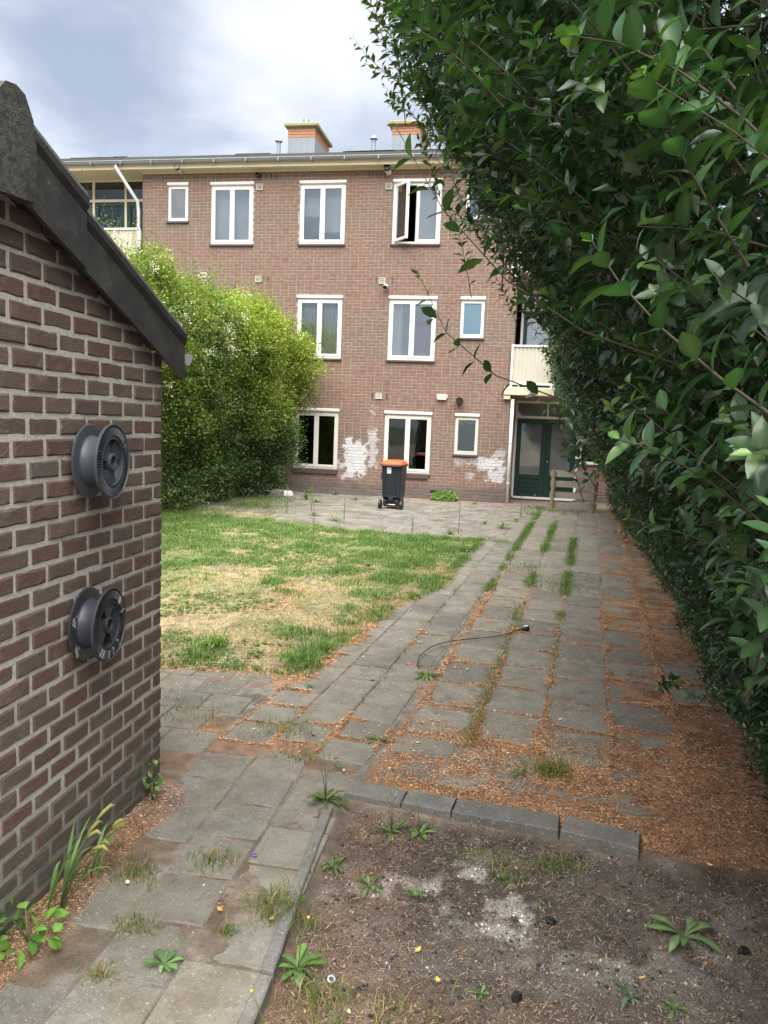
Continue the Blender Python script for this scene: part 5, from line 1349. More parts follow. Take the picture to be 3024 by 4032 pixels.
def joint_grass():
    a = Acc(); P = []
    def strip(u0, v0, v1, n, h, w=0.04, dens=None):
        v = rng.uniform(v0, v1, n); k = rng.uniform(0, 1, n) < sstep(0.34, 0.60, fbm(v, v*0+u0*7, 1.1, 3, 133)); v = v[k]; u = u0 + rng.normal(0, w, len(v))
        p = org[None] + ex[None]*u[:, None] + ey[None]*v[:, None]; P.append((p[:, 0], p[:, 1], np.full(len(v), h)))
    strip(-0.02, 4.6, 14.2, 5200, 0.085, 0.035); strip(0.42, 3.4, 12.5, 4800, 0.09, 0.035); strip(0.84, 3.6, 9.6, 3200, 0.085, 0.035); strip(0.42, 0.2, 3.6, 900, 0.05, 0.03); strip(0.84, 0.3, 3.6, 500, 0.04, 0.03); strip(0.42, 0.2, 3.0, 500, 0.05, 0.03); strip(-0.36, 0.4, 5, 700, 0.045, 0.03); strip(-0.05, 0.2, 5, 500, 0.045, 0.03); strip(-0.66, 0.5, 4.5, 600, 0.04, 0.03)
    strip(-0.62, 5.0, 8.2, 1100, 0.09, 0.05)
    for (x, y, s_, n, h) in ((0.28, 4.10, 0.06, 330, 0.09), (-2.0, 4.35, 0.16, 420, 0.05), (-1.30, 4.25, 0.10, 260, 0.06), (-1.1, 3.9, 0.05, 130, 0.045), (1.55, 3.72, 0.10, 260, 0.07), (-1.45, 2.72, 0.07, 180, 0.06), (-1.18, 2.85, 0.05, 120, 0.06), (-0.80, 2.62, 0.07, 330, 0.075), (0.28, 3.22, 0.05, 180, 0.06), (0.05, 3.10, 0.05, 120, 0.05), (-0.30, 2.05, 0.16, 420, 0.09), (-0.55, 2.25, 0.06, 150, 0.07), (-0.95, 2.45, 0.02, 60, 0.05), (-1.30, 2.40, 0.04, 100, 0.06), (-1.28, 2.15, 0.03, 70, 0.05), (1.20, 2.85, 0.12, 260, 0.05), (0.62, 9.2, 0.22, 300, 0.07), (0.95, 9.9, 0.3, 260, 0.06), (0.2, 10.4, 0.2, 200, 0.08), (-0.25, 12.6, 0.12, 140, 0.1), (-1.5, 14.9, 0.12, 120, 0.08), (-3.3, 15.5, 0.2, 160, 0.05), (-5.2, 15.0, 0.5, 700, 0.08), (-5.6, 16.6, 0.35, 600, 0.1), (-6.2, 13.8, 0.5, 1500, 0.12), (-5.7, 15.6, 0.4, 1300, 0.13), (-5.9, 17.2, 0.3, 700, 0.13), (-6.7, 12.6, 0.5, 900, 0.12), (0.7, 18.0, 0.25, 300, 0.09), (1.3, 17.7, 0.3, 300, 0.08), (0.35, 17.0, 0.12, 160, 0.12), (0.55, 18.3, 0.1, 150, 0.14)):
        P.append((rng.normal(x, s_, n), rng.normal(y, s_*0.8, n), np.full(n, h)))
    x = np.concatenate([p[0] for p in P]); y = np.concatenate([p[1] for p in P]); h = np.concatenate([p[2] for p in P]); n = len(x)
    dry = rng.uniform(0, 1, n) < np.where(y < 7, 0.30, 0.05)
    col = np.where(dry[:, None], np.array([0.40, 0.27, 0.12])*rng.uniform(.6, 1.2, (n, 1)), np.array([0.10, 0.185, 0.035])*rng.uniform(.65, 1.3, (n, 1)))
    z = np.maximum(ground_h(x, y), np.where(bed_mask(x, y) > 0.5, -1, -0.01))-0.003
    a.add(*blades(np.stack([x, y, z], 1), h*rng.uniform(.4, 1.15, n), rng.uniform(0.002, 0.0045, n)*np.where(y > 8, 1.5, 1), rng.uniform(.1, 1.3, n), col))
    return tag(mobj('joint_grass', a.mesh('joint_grass'), MAT['grass']), 'tufts of fine grass growing in the paving joints and on the soil', 'grass', kind='stuff')
joint_grass()

# ------------------------------------------------------------------ single weeds
def gz(x, y): return max(float(ground_h(x, y)), -0.004 if float(bed_mask(x, y)) < 0.5 else -1)
def rosette(x, y, R, n, label, lobed=True, col=(0.105, 0.19, 0.055), el=(0.15, 0.7), wid=0.24, stalks=0, seed=0, cat='weed', group='rosette weeds'):
    r = np.random.default_rng(seed+5); t = empty('rosette_weed', (x, y, gz(x, y))); tag(t, label, cat, group)
    n = int(n*1.5); wid = wid*0.8
    for k in range(n):
        az = 2*PI*k/n + r.uniform(-.6, .6); e = r.uniform(*el); L = R*r.uniform(.42, 1.15); st = 9; V = []; F = []; C_ = []
        d = np.array([math.cos(az)*math.cos(e), math.sin(az)*math.cos(e), math.sin(e)]); s_ = np.array([-math.sin(az), math.cos(az), 0]); nn = np.cross(d, s_)*1.0
        if nn[2] < 0: nn = -nn
        tone = r.uniform(.6, 1.15); cur = r.uniform(.25, .85); tw = r.uniform(-.7, .7)
        for i in range(st):
            u = i/(st-1); w = wid*L*(0.18+0.82*math.sin(PI*min(1, 0.08+0.86*u**1.25)))*0.5
            if not lobed: w = wid*L*0.5*(0.14 + 0.86*math.sin(PI*min(1, 0.02 + 0.93*u**1.7)))
            if lobed and 0 < i < st-1: w *= (1.15 if i % 2 else 0.55)*r.uniform(.75, 1.2)
            if i == st-1: w *= 0.12
            c = d*L*u - np.array([0, 0, 1])*cur*L*u*u*math.sin(e+0.25) + s_*(tw*L*u*u*0.4 + 0.03*L*math.sin(5*u + 9*tw)*u) + nn*0.025*L*math.sin(9*u + 20*cur)*u
            for v in (-1, 0, 1): V.append(c + s_*v*w + nn*abs(v)*w*0.35 + np.array([0, 0, 0.006])); C_.append((np.array(col) if k % 9 != 4 or n < 14 else np.array([0.30, 0.26, 0.09]))*(1.5 if v == 0 else 1.0)*tone*r.uniform(.8, 1.2))
        for i in range(st-1): F += [(3*i, 3*i+1, 3*i+4, 3*i+3), (3*i+1, 3*i+2, 3*i+5, 3*i+4)]
        mobj('leaf', np_mesh('leaf', V, F, np.array(C_)), MAT['leaf_soft'], t)
    for k in range(stalks):
        az = r.uniform(0, 2*PI); h = R*r.uniform(1.6, 2.6); l = r.uniform(.1, .35)*h
        m = MB(); m.tube([(0, 0, 0), (math.cos(az)*l*.3, math.sin(az)*l*.3, h*.6), (math.cos(az)*l, math.sin(az)*l, h)], [0.0022, 0.0018, 0.0014], 5); m.build('stalk', MAT['stalk'], t, True)
        m = MB(); m.lathe([(0.0, 0.0), (0.003, 0.003), (0.0055, 0.010), (0.0, 0.012)], 8, (math.cos(az)*l, math.sin(az)*l, h-0.004), 'z', False); m.build('flower_head', MAT['yflower'] if k == 0 else MAT['stalk'], t, True)
    return t
MAT['stalk'] = plain('green_stalk', (0.12, 0.15, 0.05), 0.7)
MAT['yflower'] = plain('yellow_flower', (0.75, 0.52, 0.02), 0.7)
rosette(0.728, 2.851, 0.155, 9, 'large spreading rosette weed on the bare soil near the right edge', False, (0.15, 0.225, 0.10), (0.25, 0.75), 0.26, 0, 1)
rosette(-0.845, 3.475, 0.135, 16, 'bushy dandelion-like rosette on the path beside the edging stones', True, (0.10, 0.165, 0.045), (0.2, 0.8), 0.24, 4, 2)
rosette(-0.690, 3.00, 0.095, 13, 'small rosette weed against the upright kerb stone', True, (0.10, 0.165, 0.045), (0.2, 0.9), 0.24, 0, 3)
rosette(-1.093, 2.238, 0.085, 8, 'small grey-green seedling in the path joint near the bottom', False, (0.13, 0.22, 0.085), (0.25, 0.8), 0.40, 0, 4)
rosette(-0.655, 2.36, 0.115, 9, 'leafy weed leaning over the lower kerb stone', False, (0.11, 0.20, 0.05), (0.4, 1.1), 0.32, 1, 5)
rosette(-0.306, 2.868, 0.075, 6, 'upright small weed alone on the brown soil', False, (0.10, 0.185, 0.05), (0.7, 1.3), 0.35, 0, 6)
rosette(-0.508, 2.917, 0.085, 7, 'pale sprawling weed on the soil left of the upright one', False, (0.13, 0.19, 0.07), (0.2, 0.8), 0.30, 0, 7)
rosette(-0.480, 3.290, 0.12, 11, 'ragged rosette in front of the leftmost edging stone', True, (0.12, 0.185, 0.065), (0.25, 0.9), 0.20, 3, 8)
rosette(-0.355, 3.355, 0.105, 8, 'light green rosette in front of the broken edging stone', False, (0.135, 0.23, 0.06), (0.25, 0.9), 0.28, 1, 9)
rosette(-0.590, 5.50, 0.13, 12, 'wide flat rosette where the cable ends on the path', True, (0.12, 0.19, 0.055), (0.15, 0.6), 0.28, 0, 10)
rosette(-0.735, 4.26, 0.085, 11, 'small flat rosette beside the kerb strip on the path', True, (0.11, 0.18, 0.05), (0.15, 0.6), 0.28, 0, 11)
rosette(-0.865, 3.83, 0.06, 7, 'tiny rosette on the path just behind the bushy one', True, (0.11, 0.18, 0.05), (0.15, 0.6), 0.26, 0, 12)
rosette(0.484, 2.502, 0.085, 7, 'drooping grey-green weed on the soil below the large rosette', True, (0.11, 0.165, 0.085), (0.2, 0.8), 0.30, 0, 13)
rosette(0.62, 2.48, 0.06, 6, 'small pale weed on the soil right of the drooping one', True, (0.13, 0.20, 0.07), (0.2, 0.8), 0.30, 0, 14)
rosette(-0.02, 2.40, 0.04, 5, 'tiny seedling on the grey soil at the bottom', False, (0.12, 0.21, 0.07), (0.2, 0.8), 0.42, 0, 15)
rosette(0.10, 4.02, 0.075, 7, 'small upright weed between buried slabs near the edging stones', False, (0.13, 0.20, 0.06), (0.4, 1.0), 0.25, 0, 16)
rosette(0.42, 2.22, 0.08, 8, 'bright weed at the bottom edge of the soil', False, (0.12, 0.22, 0.06), (0.3, 1.0), 0.30, 0, 17)
rosette(-0.66, 2.02, 0.085, 8, 'weed at the foot of the kerb in the bottom edge', False, (0.12, 0.22, 0.06), (0.3, 1.0), 0.34, 1, 18)
rosette(-1.62, 5.50, 0.20, 26, 'coarse grass-like rosette at the near edge of the lawn', False, (0.12, 0.235, 0.035), (0.7, 1.35), 0.09, 0, 19)
rosette(-2.35, 5.72, 0.22, 26, 'broad plantain clump on the near edge of the lawn', False, (0.12, 0.225, 0.035), (0.6, 1.25), 0.12, 0, 20)
rosette(-1.36, 5.03, 0.07, 7, 'tiny weed in the tiles at the corner of the lawn', True, (0.11, 0.18, 0.05), (0.3, 0.9), 0.26, 0, 21)
pw = [(-4.95, 17.45, .26, 'leafy weed clump on the patio nearest the left hedge'), (-5.35, 19.15, .24, 'dandelion clump against the house wall below the left window'), (-4.62, 19.10, .22, 'dandelion clump against the house wall left of the paint patch'), (-3.86, 17.95, .17, 'small round weed alone on the patio left of the bin'),
      (-3.37, 13.9, .20, 'grassy weed on the patio in front of the bin, near the lawn'), (-0.24, 14.4, .22, 'spiky grass weed on the patio nearest the yard'), (-0.58, 14.85, .17, 'small spiky weed on the patio left of the grass weed'), (0.02, 15.6, .16, 'little weed on the patio in front of the fence post'),
      (-0.70, 11.3, .22, 'big rosette weed on the path beside the lawn corner'), (-1.1, 13.1, .17, 'flat weed on the patio edge behind the lawn'), (-3.22, 19.16, .20, 'weed against the house wall left of the bin'), (-4.55, 16.9, .22, 'low weed on the patio right of the hedge clump'), (-3.95, 14.5, .16, 'thin weed on the patio between hedge and lawn'), (0.30, 18.5, .14, 'weed in front of the green door'), (-1.0, 18.6, .14, 'small weed on the reddish tiles by the house corner')]
for k, (x, y, R, lab) in enumerate(pw): rosette(x, y, R, 16, lab, k % 3 == 0, (0.115, 0.205, 0.05), (0.4, 1.25), 0.20, 0, 40+k, group='weeds on the patio')
# bushy geranium-like weed by the wall
def bushy(x, y, R, h, n, label, name, col, group, seed, leaf=0.05):
    r = np.random.default_rng(seed); t = empty(name, (x, y, gz(x, y))); tag(t, label, 'weed', group)
    a = Acc(); th = r.uniform(0, 2*PI, n); q = np.sqrt(r.uniform(0, 1, n))*R; zz_ = h*r.uniform(.15, 1, n)*(1-0.6*(q/R)**2)
    P = np.stack([np.cos(th)*q, np.sin(th)*q, zz_], 1); D = np.stack([np.cos(th), np.sin(th), r.uniform(-.2, .6, n)], 1) + r.normal(0, .4, (n, 3))
    a.add(*leaves(P, D, np.array([0, 0, 1.]) + r.normal(0, .35, (n, 3)), r.uniform(.6, 1.2, n)*leaf, r.uniform(.5, .8, n)*leaf, 0.2, 0.3, 4, np.array(col)*r.uniform(.65, 1.3, (n, 1))))
    tag(mobj('foliage', a.mesh('foliage'), MAT['leaf_soft'], t), kind='stuff')
    for k in range(7):
        i = r.integers(0, n); m = MB(); m.tube([(0, 0, 0), tuple(P[i]*np.array([.5, .5, .6])), tuple(P[i])], [0.004, 0.003, 0.002], 5); m.build('stem', MAT['stalk'], t, True)
    return t
bushy(-1.80, 19.13, 0.34, 0.28, 420, 'bushy bright green weed against the house wall below the small window', 'bushy_weed', (0.145, 0.26, 0.05), 'bushy weeds', 3, 0.07)
bushy(-1.60, 2.225, 0.10, 0.17, 34, 'broad-leaved nettle-like plant at the foot of the shed wall', 'bushy_weed', (0.15, 0.29, 0.055), 'bushy weeds', 4, 0.06)
bushy(-1.72, 1.98, 0.12, 0.14, 120, 'dark low weed at the foot of the shed at the left edge', 'bushy_weed', (0.06, 0.12, 0.03), 'bushy weeds', 5, 0.035)
bushy(-1.655, 3.25, 0.035, 0.22, 36, 'small fern-like seedling climbing the shed corner', 'bushy_weed', (0.13, 0.24, 0.07), 'bushy weeds', 6, 0.03)
# foxtail grass at the shed wall
def foxtail(x, y, n, h, label, seed):
    r = np.random.default_rng(seed); t = empty('foxtail_grass', (x, y, gz(x, y))); tag(t, label, 'grass', 'foxtail grasses by the shed')
    for k in range(n):
        az = r.uniform(-0.6, 1.9) if k else 0.3; H = h*r.uniform(.6, 1.1); ln = H*r.uniform(.15, .5); w = r.uniform(.006, .010); V = []; F = []; st = 8
        d = np.array([math.cos(az), math.sin(az), 0]); s_ = np.array([-math.sin(az), math.cos(az), 0.2]); dr = r.uniform(.1, .55); b0 = np.array([r.normal(0, .03), r.normal(0, .04), 0])
        for i in range(st):
            u = i/(st-1); c = b0 + d*ln*u**1.5*1.2 + np.array([0, 0, 1])*H*(u - dr*u**3); ww = w*(1-u)**0.6*(0.6+0.8*math.sin(PI*u))
            V += [c - s_*ww, c + np.array([0, 0, -0.003]), c + s_*ww]
        for i in range(st-1): F += [(3*i, 3*i+1, 3*i+4, 3*i+3), (3*i+1, 3*i+2, 3*i+5, 3*i+4)]
        mobj('blade', np_mesh('blade', V, F, np.tile(np.array([0.115, 0.21, 0.06])*r.uniform(.75, 1.3), (len(V), 1))), MAT['leaf_soft'], t)
    for k in range(4):
        az = r.uniform(-.3, 1.3); H = h*r.uniform(.8, 1.25); l = H*r.uniform(.3, .6)
        tip = [(math.cos(az)*l*u**1.6, math.sin(az)*l*u**1.6, H*(u-0.18*u**4)) for u in (0, .3, .6, .8, .9, 1.0)]
        m = MB(); m.tube(tip[:4], [0.0022, 0.0018, 0.0014, 0.001], 5); m.build('stalk', MAT['stalk'], t, True)
        m = MB(); m.tube([tip[3], tip[4], tip[5], (tip[5][0]+math.cos(az)*0.02, tip[5][1]+math.sin(az)*0.02, tip[5][2]-0.012)], [0.003, 0.0075, 0.0075, 0.003], 7); m.build('seed_head', MAT['foxhead'], t, True)
    return t
MAT['foxhead'] = plain('foxtail_head', (0.26, 0.25, 0.075), 0.9, 150, 0.4)
foxtail(-1.60, 2.42, 9, 0.34, 'taller foxtail grass at the shed wall with bent seed heads', 1)
foxtail(-1.60, 2.62, 6, 0.24, 'shorter foxtail grass behind the taller one at the shed wall', 2)
# thin fennel-like stalks standing on the patio
def thin_stalk(x, y, h, label, seed):
    r = np.random.default_rng(seed); t = empty('stalk_weed', (x, y, gz(x, y))); tag(t, label, 'weed', 'thin stalks standing on the patio')
    m = MB(); m.tube([(0, 0, 0), (0.01, 0, h*.5), (0.0, 0.01, h)], [0.006, 0.005, 0.002], 5); m.build('stalk', MAT['stalk'], t, True)
    n = 90; u = r.uniform(.12, 1, n); a = Acc(); az = r.uniform(0, 2*PI, n)
    a.add(*leaves(np.stack([u*0.0, u*0.0, u*h], 1), np.stack([np.cos(az), np.sin(az), r.uniform(.4, 1.2, n)], 1), np.tile([0, 0, 1.], (n, 1)), r.uniform(.05, .11, n)*(1.1-u*.6), 0.006, 0.2, 0.2, 2, np.array([0.12, 0.20, 0.06])*r.uniform(.7, 1.2, (n, 1))))
    tag(mobj('foliage', a.mesh('foliage'), MAT['grass'], t), kind='stuff')
for k, (x, y, h, lab) in enumerate(((-0.98, 13.3, .72, 'tallest thin feathery stalk, on the patio right of the bin'), (-3.15, 13.7, .62, 'thin feathery stalk at the back edge of the lawn'), (-4.55, 14.6, .60, 'thin stalk on the patio near the hedge, leftmost of the stalks'), (-4.2, 15.2, .65, 'thin stalk on the patio just right of the leftmost one'), (-3.0, 11.0, .66, 'thin tall stalk rising from the middle of the lawn'), (-1.75, 12.9, .35, 'short stalk at the back edge of the lawn in front of the bin'), (0.1, 16.3, .5, 'thin stalk on the patio in front of the green door'))): thin_stalk(x, y, h, lab, k)

# ------------------------------------------------------------------ privet on the right
FYs = np.array([0.8, 1.6, 2.4, 3.4, 4.6, 6.5, 9, 13, 17.5]); FZs = np.array([0, .5, 1, 1.5, 2, 2.5, 3, 3.5, 4, 4.6])
FACE = np.array([[1.40, 1.20, .80, .45, .16, .02, -.06, -.06, 0, 0],
                 [1.40, 1.20, .85, .52, .22, .0, -.12, -.13, -.10, 0],
                 [1.40, 1.15, .90, .56, .27, -.06, -.42, -.50, -.40, -.30],
                 [1.38, 1.05, .85, .64, .28, -.04, -.46, -.72, -.75, -.60],
                 [1.42, 1.12, .95, .70, .30, .12, -.30, -.62, -.98, -1.0],
                 [1.50, 1.35, 1.15, .80, .40, .25, .10, -.30, -.70, -.90],
                 [1.72, 1.52, 1.24, .98, .66, .33, .28, .15, 0, 0],
                 [1.98, 1.76, 1.58, 1.30, .90, .55, .38, .35, .40, .50],
                 [2.10, 2.02, 1.88, 1.60, 1.15, .85, .60, .50, .60, .80]])
def face_x(y, z):
    y = np.clip(y, .8, 17.49); z = np.clip(z, 0, 4.59)
    i = np.clip(np.searchsorted(FYs, y, 'right')-1, 0, len(FYs)-2); j = np.clip(np.searchsorted(FZs, z, 'right')-1, 0, len(FZs)-2)
    a = (y-FYs[i])/(FYs[i+1]-FYs[i]); b = (z-FZs[j])/(FZs[j+1]-FZs[j])
    return (FACE[i, j]*(1-a)+FACE[i+1, j]*a)*(1-b) + (FACE[i, j+1]*(1-a)+FACE[i+1, j+1]*a)*b
def shoots(tips, dirs, lens, nodes, leafL, st, r, colA, colB, thick):
    """opposite-leaved shoots. returns leaf arrays and twig tubes"""
    LP, LD, LN, LL, LC, LT = [], [], [], [], [], []
    twig = Acc()
    n = len(tips)
    bend = r.normal(0, 0.17, (n, 3)); bend[:, 2] -= 0.06
    roots = tips - dirs*lens[:, None]
    a0 = r.uniform(0, PI, n)
    ref = norm(np.cross(dirs, np.array([0.1, 0.05, 1.0]))); ref2 = np.cross(dirs, ref)
    K = nodes
    def at(u): return roots + dirs*(lens*u)[:, None] + bend*(lens*(u*u - u))[:, None]*1.6
    for k in range(K):
        u = 0.12 + 0.86*(k+0.5*r.uniform(-.4, .4, n))/(K-1); u = np.minimum(u, 0.99)
        c = at(u); ph = a0 + (k % 2)*PI/2 + r.normal(0, .25, n)
        size = np.where(u > 0.85, 1.0 - 0.55*(u-0.85)/0.15, 1.0)*r.uniform(.72, 1.12, n)*np.where(u < 0.3, .85, 1)
        for s_ in (0, PI):
            rad = ref*np.cos(ph+s_)[:, None] + ref2*np.sin(ph+s_)[:, None]
            D = norm(dirs*r.uniform(.35, .85, n)[:, None] + rad + np.array([0, 0, 0.05]) + r.normal(0, .16, (n, 3)))
            N_ = norm(dirs*0.9 - rad*0.45 + np.array([0, 0, 0.75]) + r.normal(0, .22, (n, 3)))
            keep = r.uniform(0, 1, n) < 0.93
            LP.append((c + rad*thick)[keep]); LD.append(D[keep]); LN.append(N_[keep]); LL.append((leafL*size)[keep])
            young = np.clip((u-0.80)/0.2, 0, 1)*r.uniform(0, 1, n)
            cc = colA[None]*(1-young[:, None]) + colB[None]*young[:, None]
            LC.append((cc*r.uniform(.72, 1.3, (n, 1)))[keep])
    # twigs: 4-sided tapered tubes with 5 rings
    us = np.linspace(0, 1, 5); rings = []
    for i, u in enumerate(us):
        c = at(np.full(n, u)); rr = thick*(1.25 - 0.9*u)
        rings.append(np.stack([c + (ref*math.cos(a) + ref2*math.sin(a))*rr for a in (0, PI/2, PI, 1.5*PI)], 1))
    V = np.stack(rings, 1).reshape(-1, 3); b = (np.arange(n)*20)[:, None, None]
    F = np.array([[4*i+k, 4*i+(k+1) % 4, 4*i+4+(k+1) % 4, 4*i+4+k] for i in range(4) for k in range(4)])[None] + b
    bc = np.array([0.055, 0.042, 0.025])
    return [np.concatenate(q) for q in (LP, LD, LN, LL, LC)], V, F.reshape(-1, 4), np.tile(bc, (len(V), 1))
MAT['twig'] = m_attr('twig_bark', 0.85, 120, 0.3, 0.2, 0.003)
CR = np.array(CAM_R)
def px_size(P, L):
    """how large a leaf shows, to pick the ones that become single parts"""
    c = (P - np.array([0, 0, 1.87])) @ CR
    z = -c[:, 2]; ok = (z > 0.2) & (np.abs(c[:, 0]/np.maximum(z, .01)) < 0.50) & (np.abs(c[:, 1]/np.maximum(z, .01)) < 0.67)
    return np.where(ok, L/np.maximum(z, .2), 0)
def privet(name, label, y0, y1, n, lenr, nodes, leafL, st, depth, seed, extra=None, zmax=4.6, zmin=0.02, singles=300, colA=(0.034, 0.078, 0.028), colB=(0.12, 0.21, 0.045), wl=0.50, thick=0.0022, dpow=1.6, droop=0.0):
    r = np.random.default_rng(seed); root = empty(name, (1.9, (y0+y1)/2, 0)); tag(root, label, 'hedge', 'privet hedge along the right side')
    off = np.array([1.9, (y0+y1)/2, 0])
    y = r.uniform(y0, y1, n); z = zmin + (zmax-zmin)*r.uniform(0, 1, n)
    lump = 0.16*(fbm(y*1.0, z, 2.2, 3, seed)-0.5) + 0.10*(fbm(y, z, 6, 2, seed+3)-0.5)
    s_ = depth*r.uniform(0, 1, n)**dpow
    s_ = np.where(r.uniform(0, 1, n) < 0.05, -r.uniform(.02, .16, n)*sstep(0.8, 1.6, z)*np.where(y > 9, .4, 1), s_)      # shoots that stick out
    x = face_x(y, z) + lump + s_ + 0.05
    lim = 0.50*y + 1.0 + 0.25*y*0
    k = (x < lim); x, y, z, s_ = x[k], y[k], z[k], s_[k]
    # thin spots where the light comes through
    gap = fbm(y*1.3, z, 1.7, 3, seed+9); k = r.uniform(0, 1, len(x)) < np.clip(0.55 + 2.6*(gap-0.30), 0.5, 1)*np.where((z > 2.7) & (s_ < 0.45), 0.55, 1); x, y, z = x[k], y[k], z[k]
    m = len(x)
    d = np.stack([-0.72 + r.normal(0, .26, m), -0.12 + r.normal(0, .30, m), 0.50 + r.normal(0, .26, m) - droop], 1)
    d = norm(d); ln = r.uniform(*lenr, m)
    tips = np.stack([x, y, z], 1)
    if extra is not None:
        e = np.array(extra, float); t_ = e[:, 3:6]; dd = e[:, 3:6]-e[:, 0:3]; tips = np.concatenate([tips, t_]); d = np.concatenate([d, norm(dd)]); ln = np.concatenate([ln, np.linalg.norm(dd, axis=1)])
    (P, D, N_, L, Cc), TV, TF, TC = shoots(tips, d, ln, nodes, leafL, st, r, np.array(colA), np.array(colB), thick)
    k = P[:, 2] > 0.01; P, D, N_, L, Cc = P[k], D[k], N_[k], L[k], Cc[k]
    curl = r.uniform(.05, .42, len(P)); fold = r.uniform(.1, .6, len(P))
    pick = np.zeros(len(P), bool)
    if singles:
        sz = px_size(P + D*L[:, None]*0.5, L); idx = np.argsort(-sz)[:singles]; pick[idx] = True
        for i in idx:
            q = slice(i, i+1); V, F, C_ = leaves(P[q]*0, D[q], N_[q], L[q], L[q]*wl*r.uniform(.9, 1.1), fold[q], curl[q], 7, Cc[q], 1.55)
            o = mobj('leaf', np_mesh('leaf', V, F, C_), MAT['leaf_privet'], root); o.location = P[i] - off
    rest = ~pick
    a = Acc(); a.add(*leaves(P[rest]-off, D[rest], N_[rest], L[rest], L[rest]*wl*r.uniform(.85, 1.12, rest.sum()), fold[rest], curl[rest], st, Cc[rest], 1.45))
    # filler leaves added behind the face to block light and darken the inside
    ni = int(n*22 if st > 2 else n*6); yi = r.uniform(y0, y1, ni); zi = zmin + (zmax-zmin)*r.uniform(0, 1, ni); xi = face_x(yi, zi) + r.uniform(.12, 1.3, ni); k = (xi < 0.50*yi + 1.3) & (yi > 1.5); Pi = np.stack([xi, yi, zi], 1)[k]; ni = len(Pi)
    thin = (Pi[:, 2] > 2.6) & (r.uniform(0, 1, ni) < .5); Pi = Pi[~thin]; ni = len(Pi)
    Li = r.uniform(.042, .07, ni); a.add(*leaves(Pi-off, r.normal(0, 1, (ni, 3)) + np.array([-.5, -.2, .1]), r.normal(0, .6, (ni, 3)) + np.array([-.4, -.2, .7]), Li, Li*.55, .3, .3, 3 if st > 3 else 2, np.array(colA)*r.uniform(.7, 1.2, (ni, 1))))
    tag(mobj('foliage', a.mesh('foliage'), MAT['leaf_privet'], root), kind='stuff')
    tag(mobj('twigs', np_mesh('twigs', TV-off, TF, TC), MAT['twig'], root), kind='stuff')
    # stems rising from the ground
    ns = max(3, int((y1-y0)*2.2))
    for q in range(ns):
        yy = y0 + (y1-y0)*(q+r.uniform(.2, .8))/ns; xb = float(face_x(np.array([yy]), np.array([0.3]))[0]) + r.uniform(.35, .6)
        top = float(face_x(np.array([yy]), np.array([2.6]))[0]) + r.uniform(.35, .8)
        pts = [Vector((xb, yy, -0.05)), Vector((xb+r.uniform(-.06, .06), yy+r.uniform(-.06, .06), 0.7)), Vector(((xb*2+top)/3, yy+r.uniform(-.12, .12), 1.5)), Vector(((xb+top*2)/3, yy+r.uniform(-.2, .2), 2.2)), Vector((top, yy+r.uniform(-.3, .3), 3.0))]
        mbx = MB(); mbx.tube([p - Vector(off) for p in smooth_path(pts, 4)], [0.026 - 0.0012*i for i in range(17)], 7); mbx.build('stem', MAT['bark'], root, True)
    return root
hero = [(0.42, 2.10, 1.92, -0.318, 2.20, 2.31), (0.32, 1.72, 2.02, -0.33, 1.80, 2.56), (0.38, 1.95, 2.18, -0.20, 2.0, 2.66), (0.30, 1.85, 2.10, -0.12, 1.95, 2.45),
        (0.62, 1.35, 1.62, 0.18, 1.40, 1.93), (0.70, 1.30, 1.48, 0.28, 1.40, 1.78), (0.62, 1.6, 1.72, 0.20, 1.62, 1.98), (0.78, 1.55, 1.30, 0.42, 1.6, 1.58), (0.66, 1.25, 1.86, 0.20, 1.35, 2.16), (0.7, 1.5, 2.0, 0.22, 1.55, 2.30), (0.72, 1.15, 1.95, 0.26, 1.25, 2.32), (0.55, 1.55, 2.2, 0.12, 1.6, 2.55), (0.62, 1.5, 1.52, 0.22, 1.6, 1.70)]
privet('privet_bush', 'tall privet bush with large glossy leaves hanging over the right foreground', 1.02, 2.75, 1950, (0.28, 0.55), 12, 0.060, 5, 1.0, 101, hero, singles=300)
privet('privet_bush', 'middle stretch of glossy privet hedge overhanging the yard behind the foreground bush', 2.75, 6.6, 4600, (0.28, 0.60), 11, 0.058, 3, 1.0, 102,
       [(0.55, 4.0, 1.75, -0.02, 4.0, 2.10), (0.0, 3.5, 2.95, -0.83, 3.6, 3.78), (-0.1, 3.6, 3.0, -0.72, 3.6, 3.42), (-0.1, 4.2, 3.3, -0.95, 4.3, 4.05), (0.5, 3.6, 1.9, 0.1, 3.7, 2.22), (0.9, 4.6, 0.35, 0.95, 4.3, 0.5), (1.35, 4.7, 0.25, 1.05, 4.6, 0.35), (0.9, 4.4, 1.0, 0.55, 4.4, 1.32)], singles=0)
privet('privet_bush', 'far small-leaved stretch of privet hedge beside the wooden fence', 6.6, 18.9, 12500, (0.25, 0.50), 8, 0.056, 2, 0.7, 103, None, 4.3, singles=0, colA=(0.055, 0.115, 0.034), colB=(0.16, 0.27, 0.06), dpow=1.3)

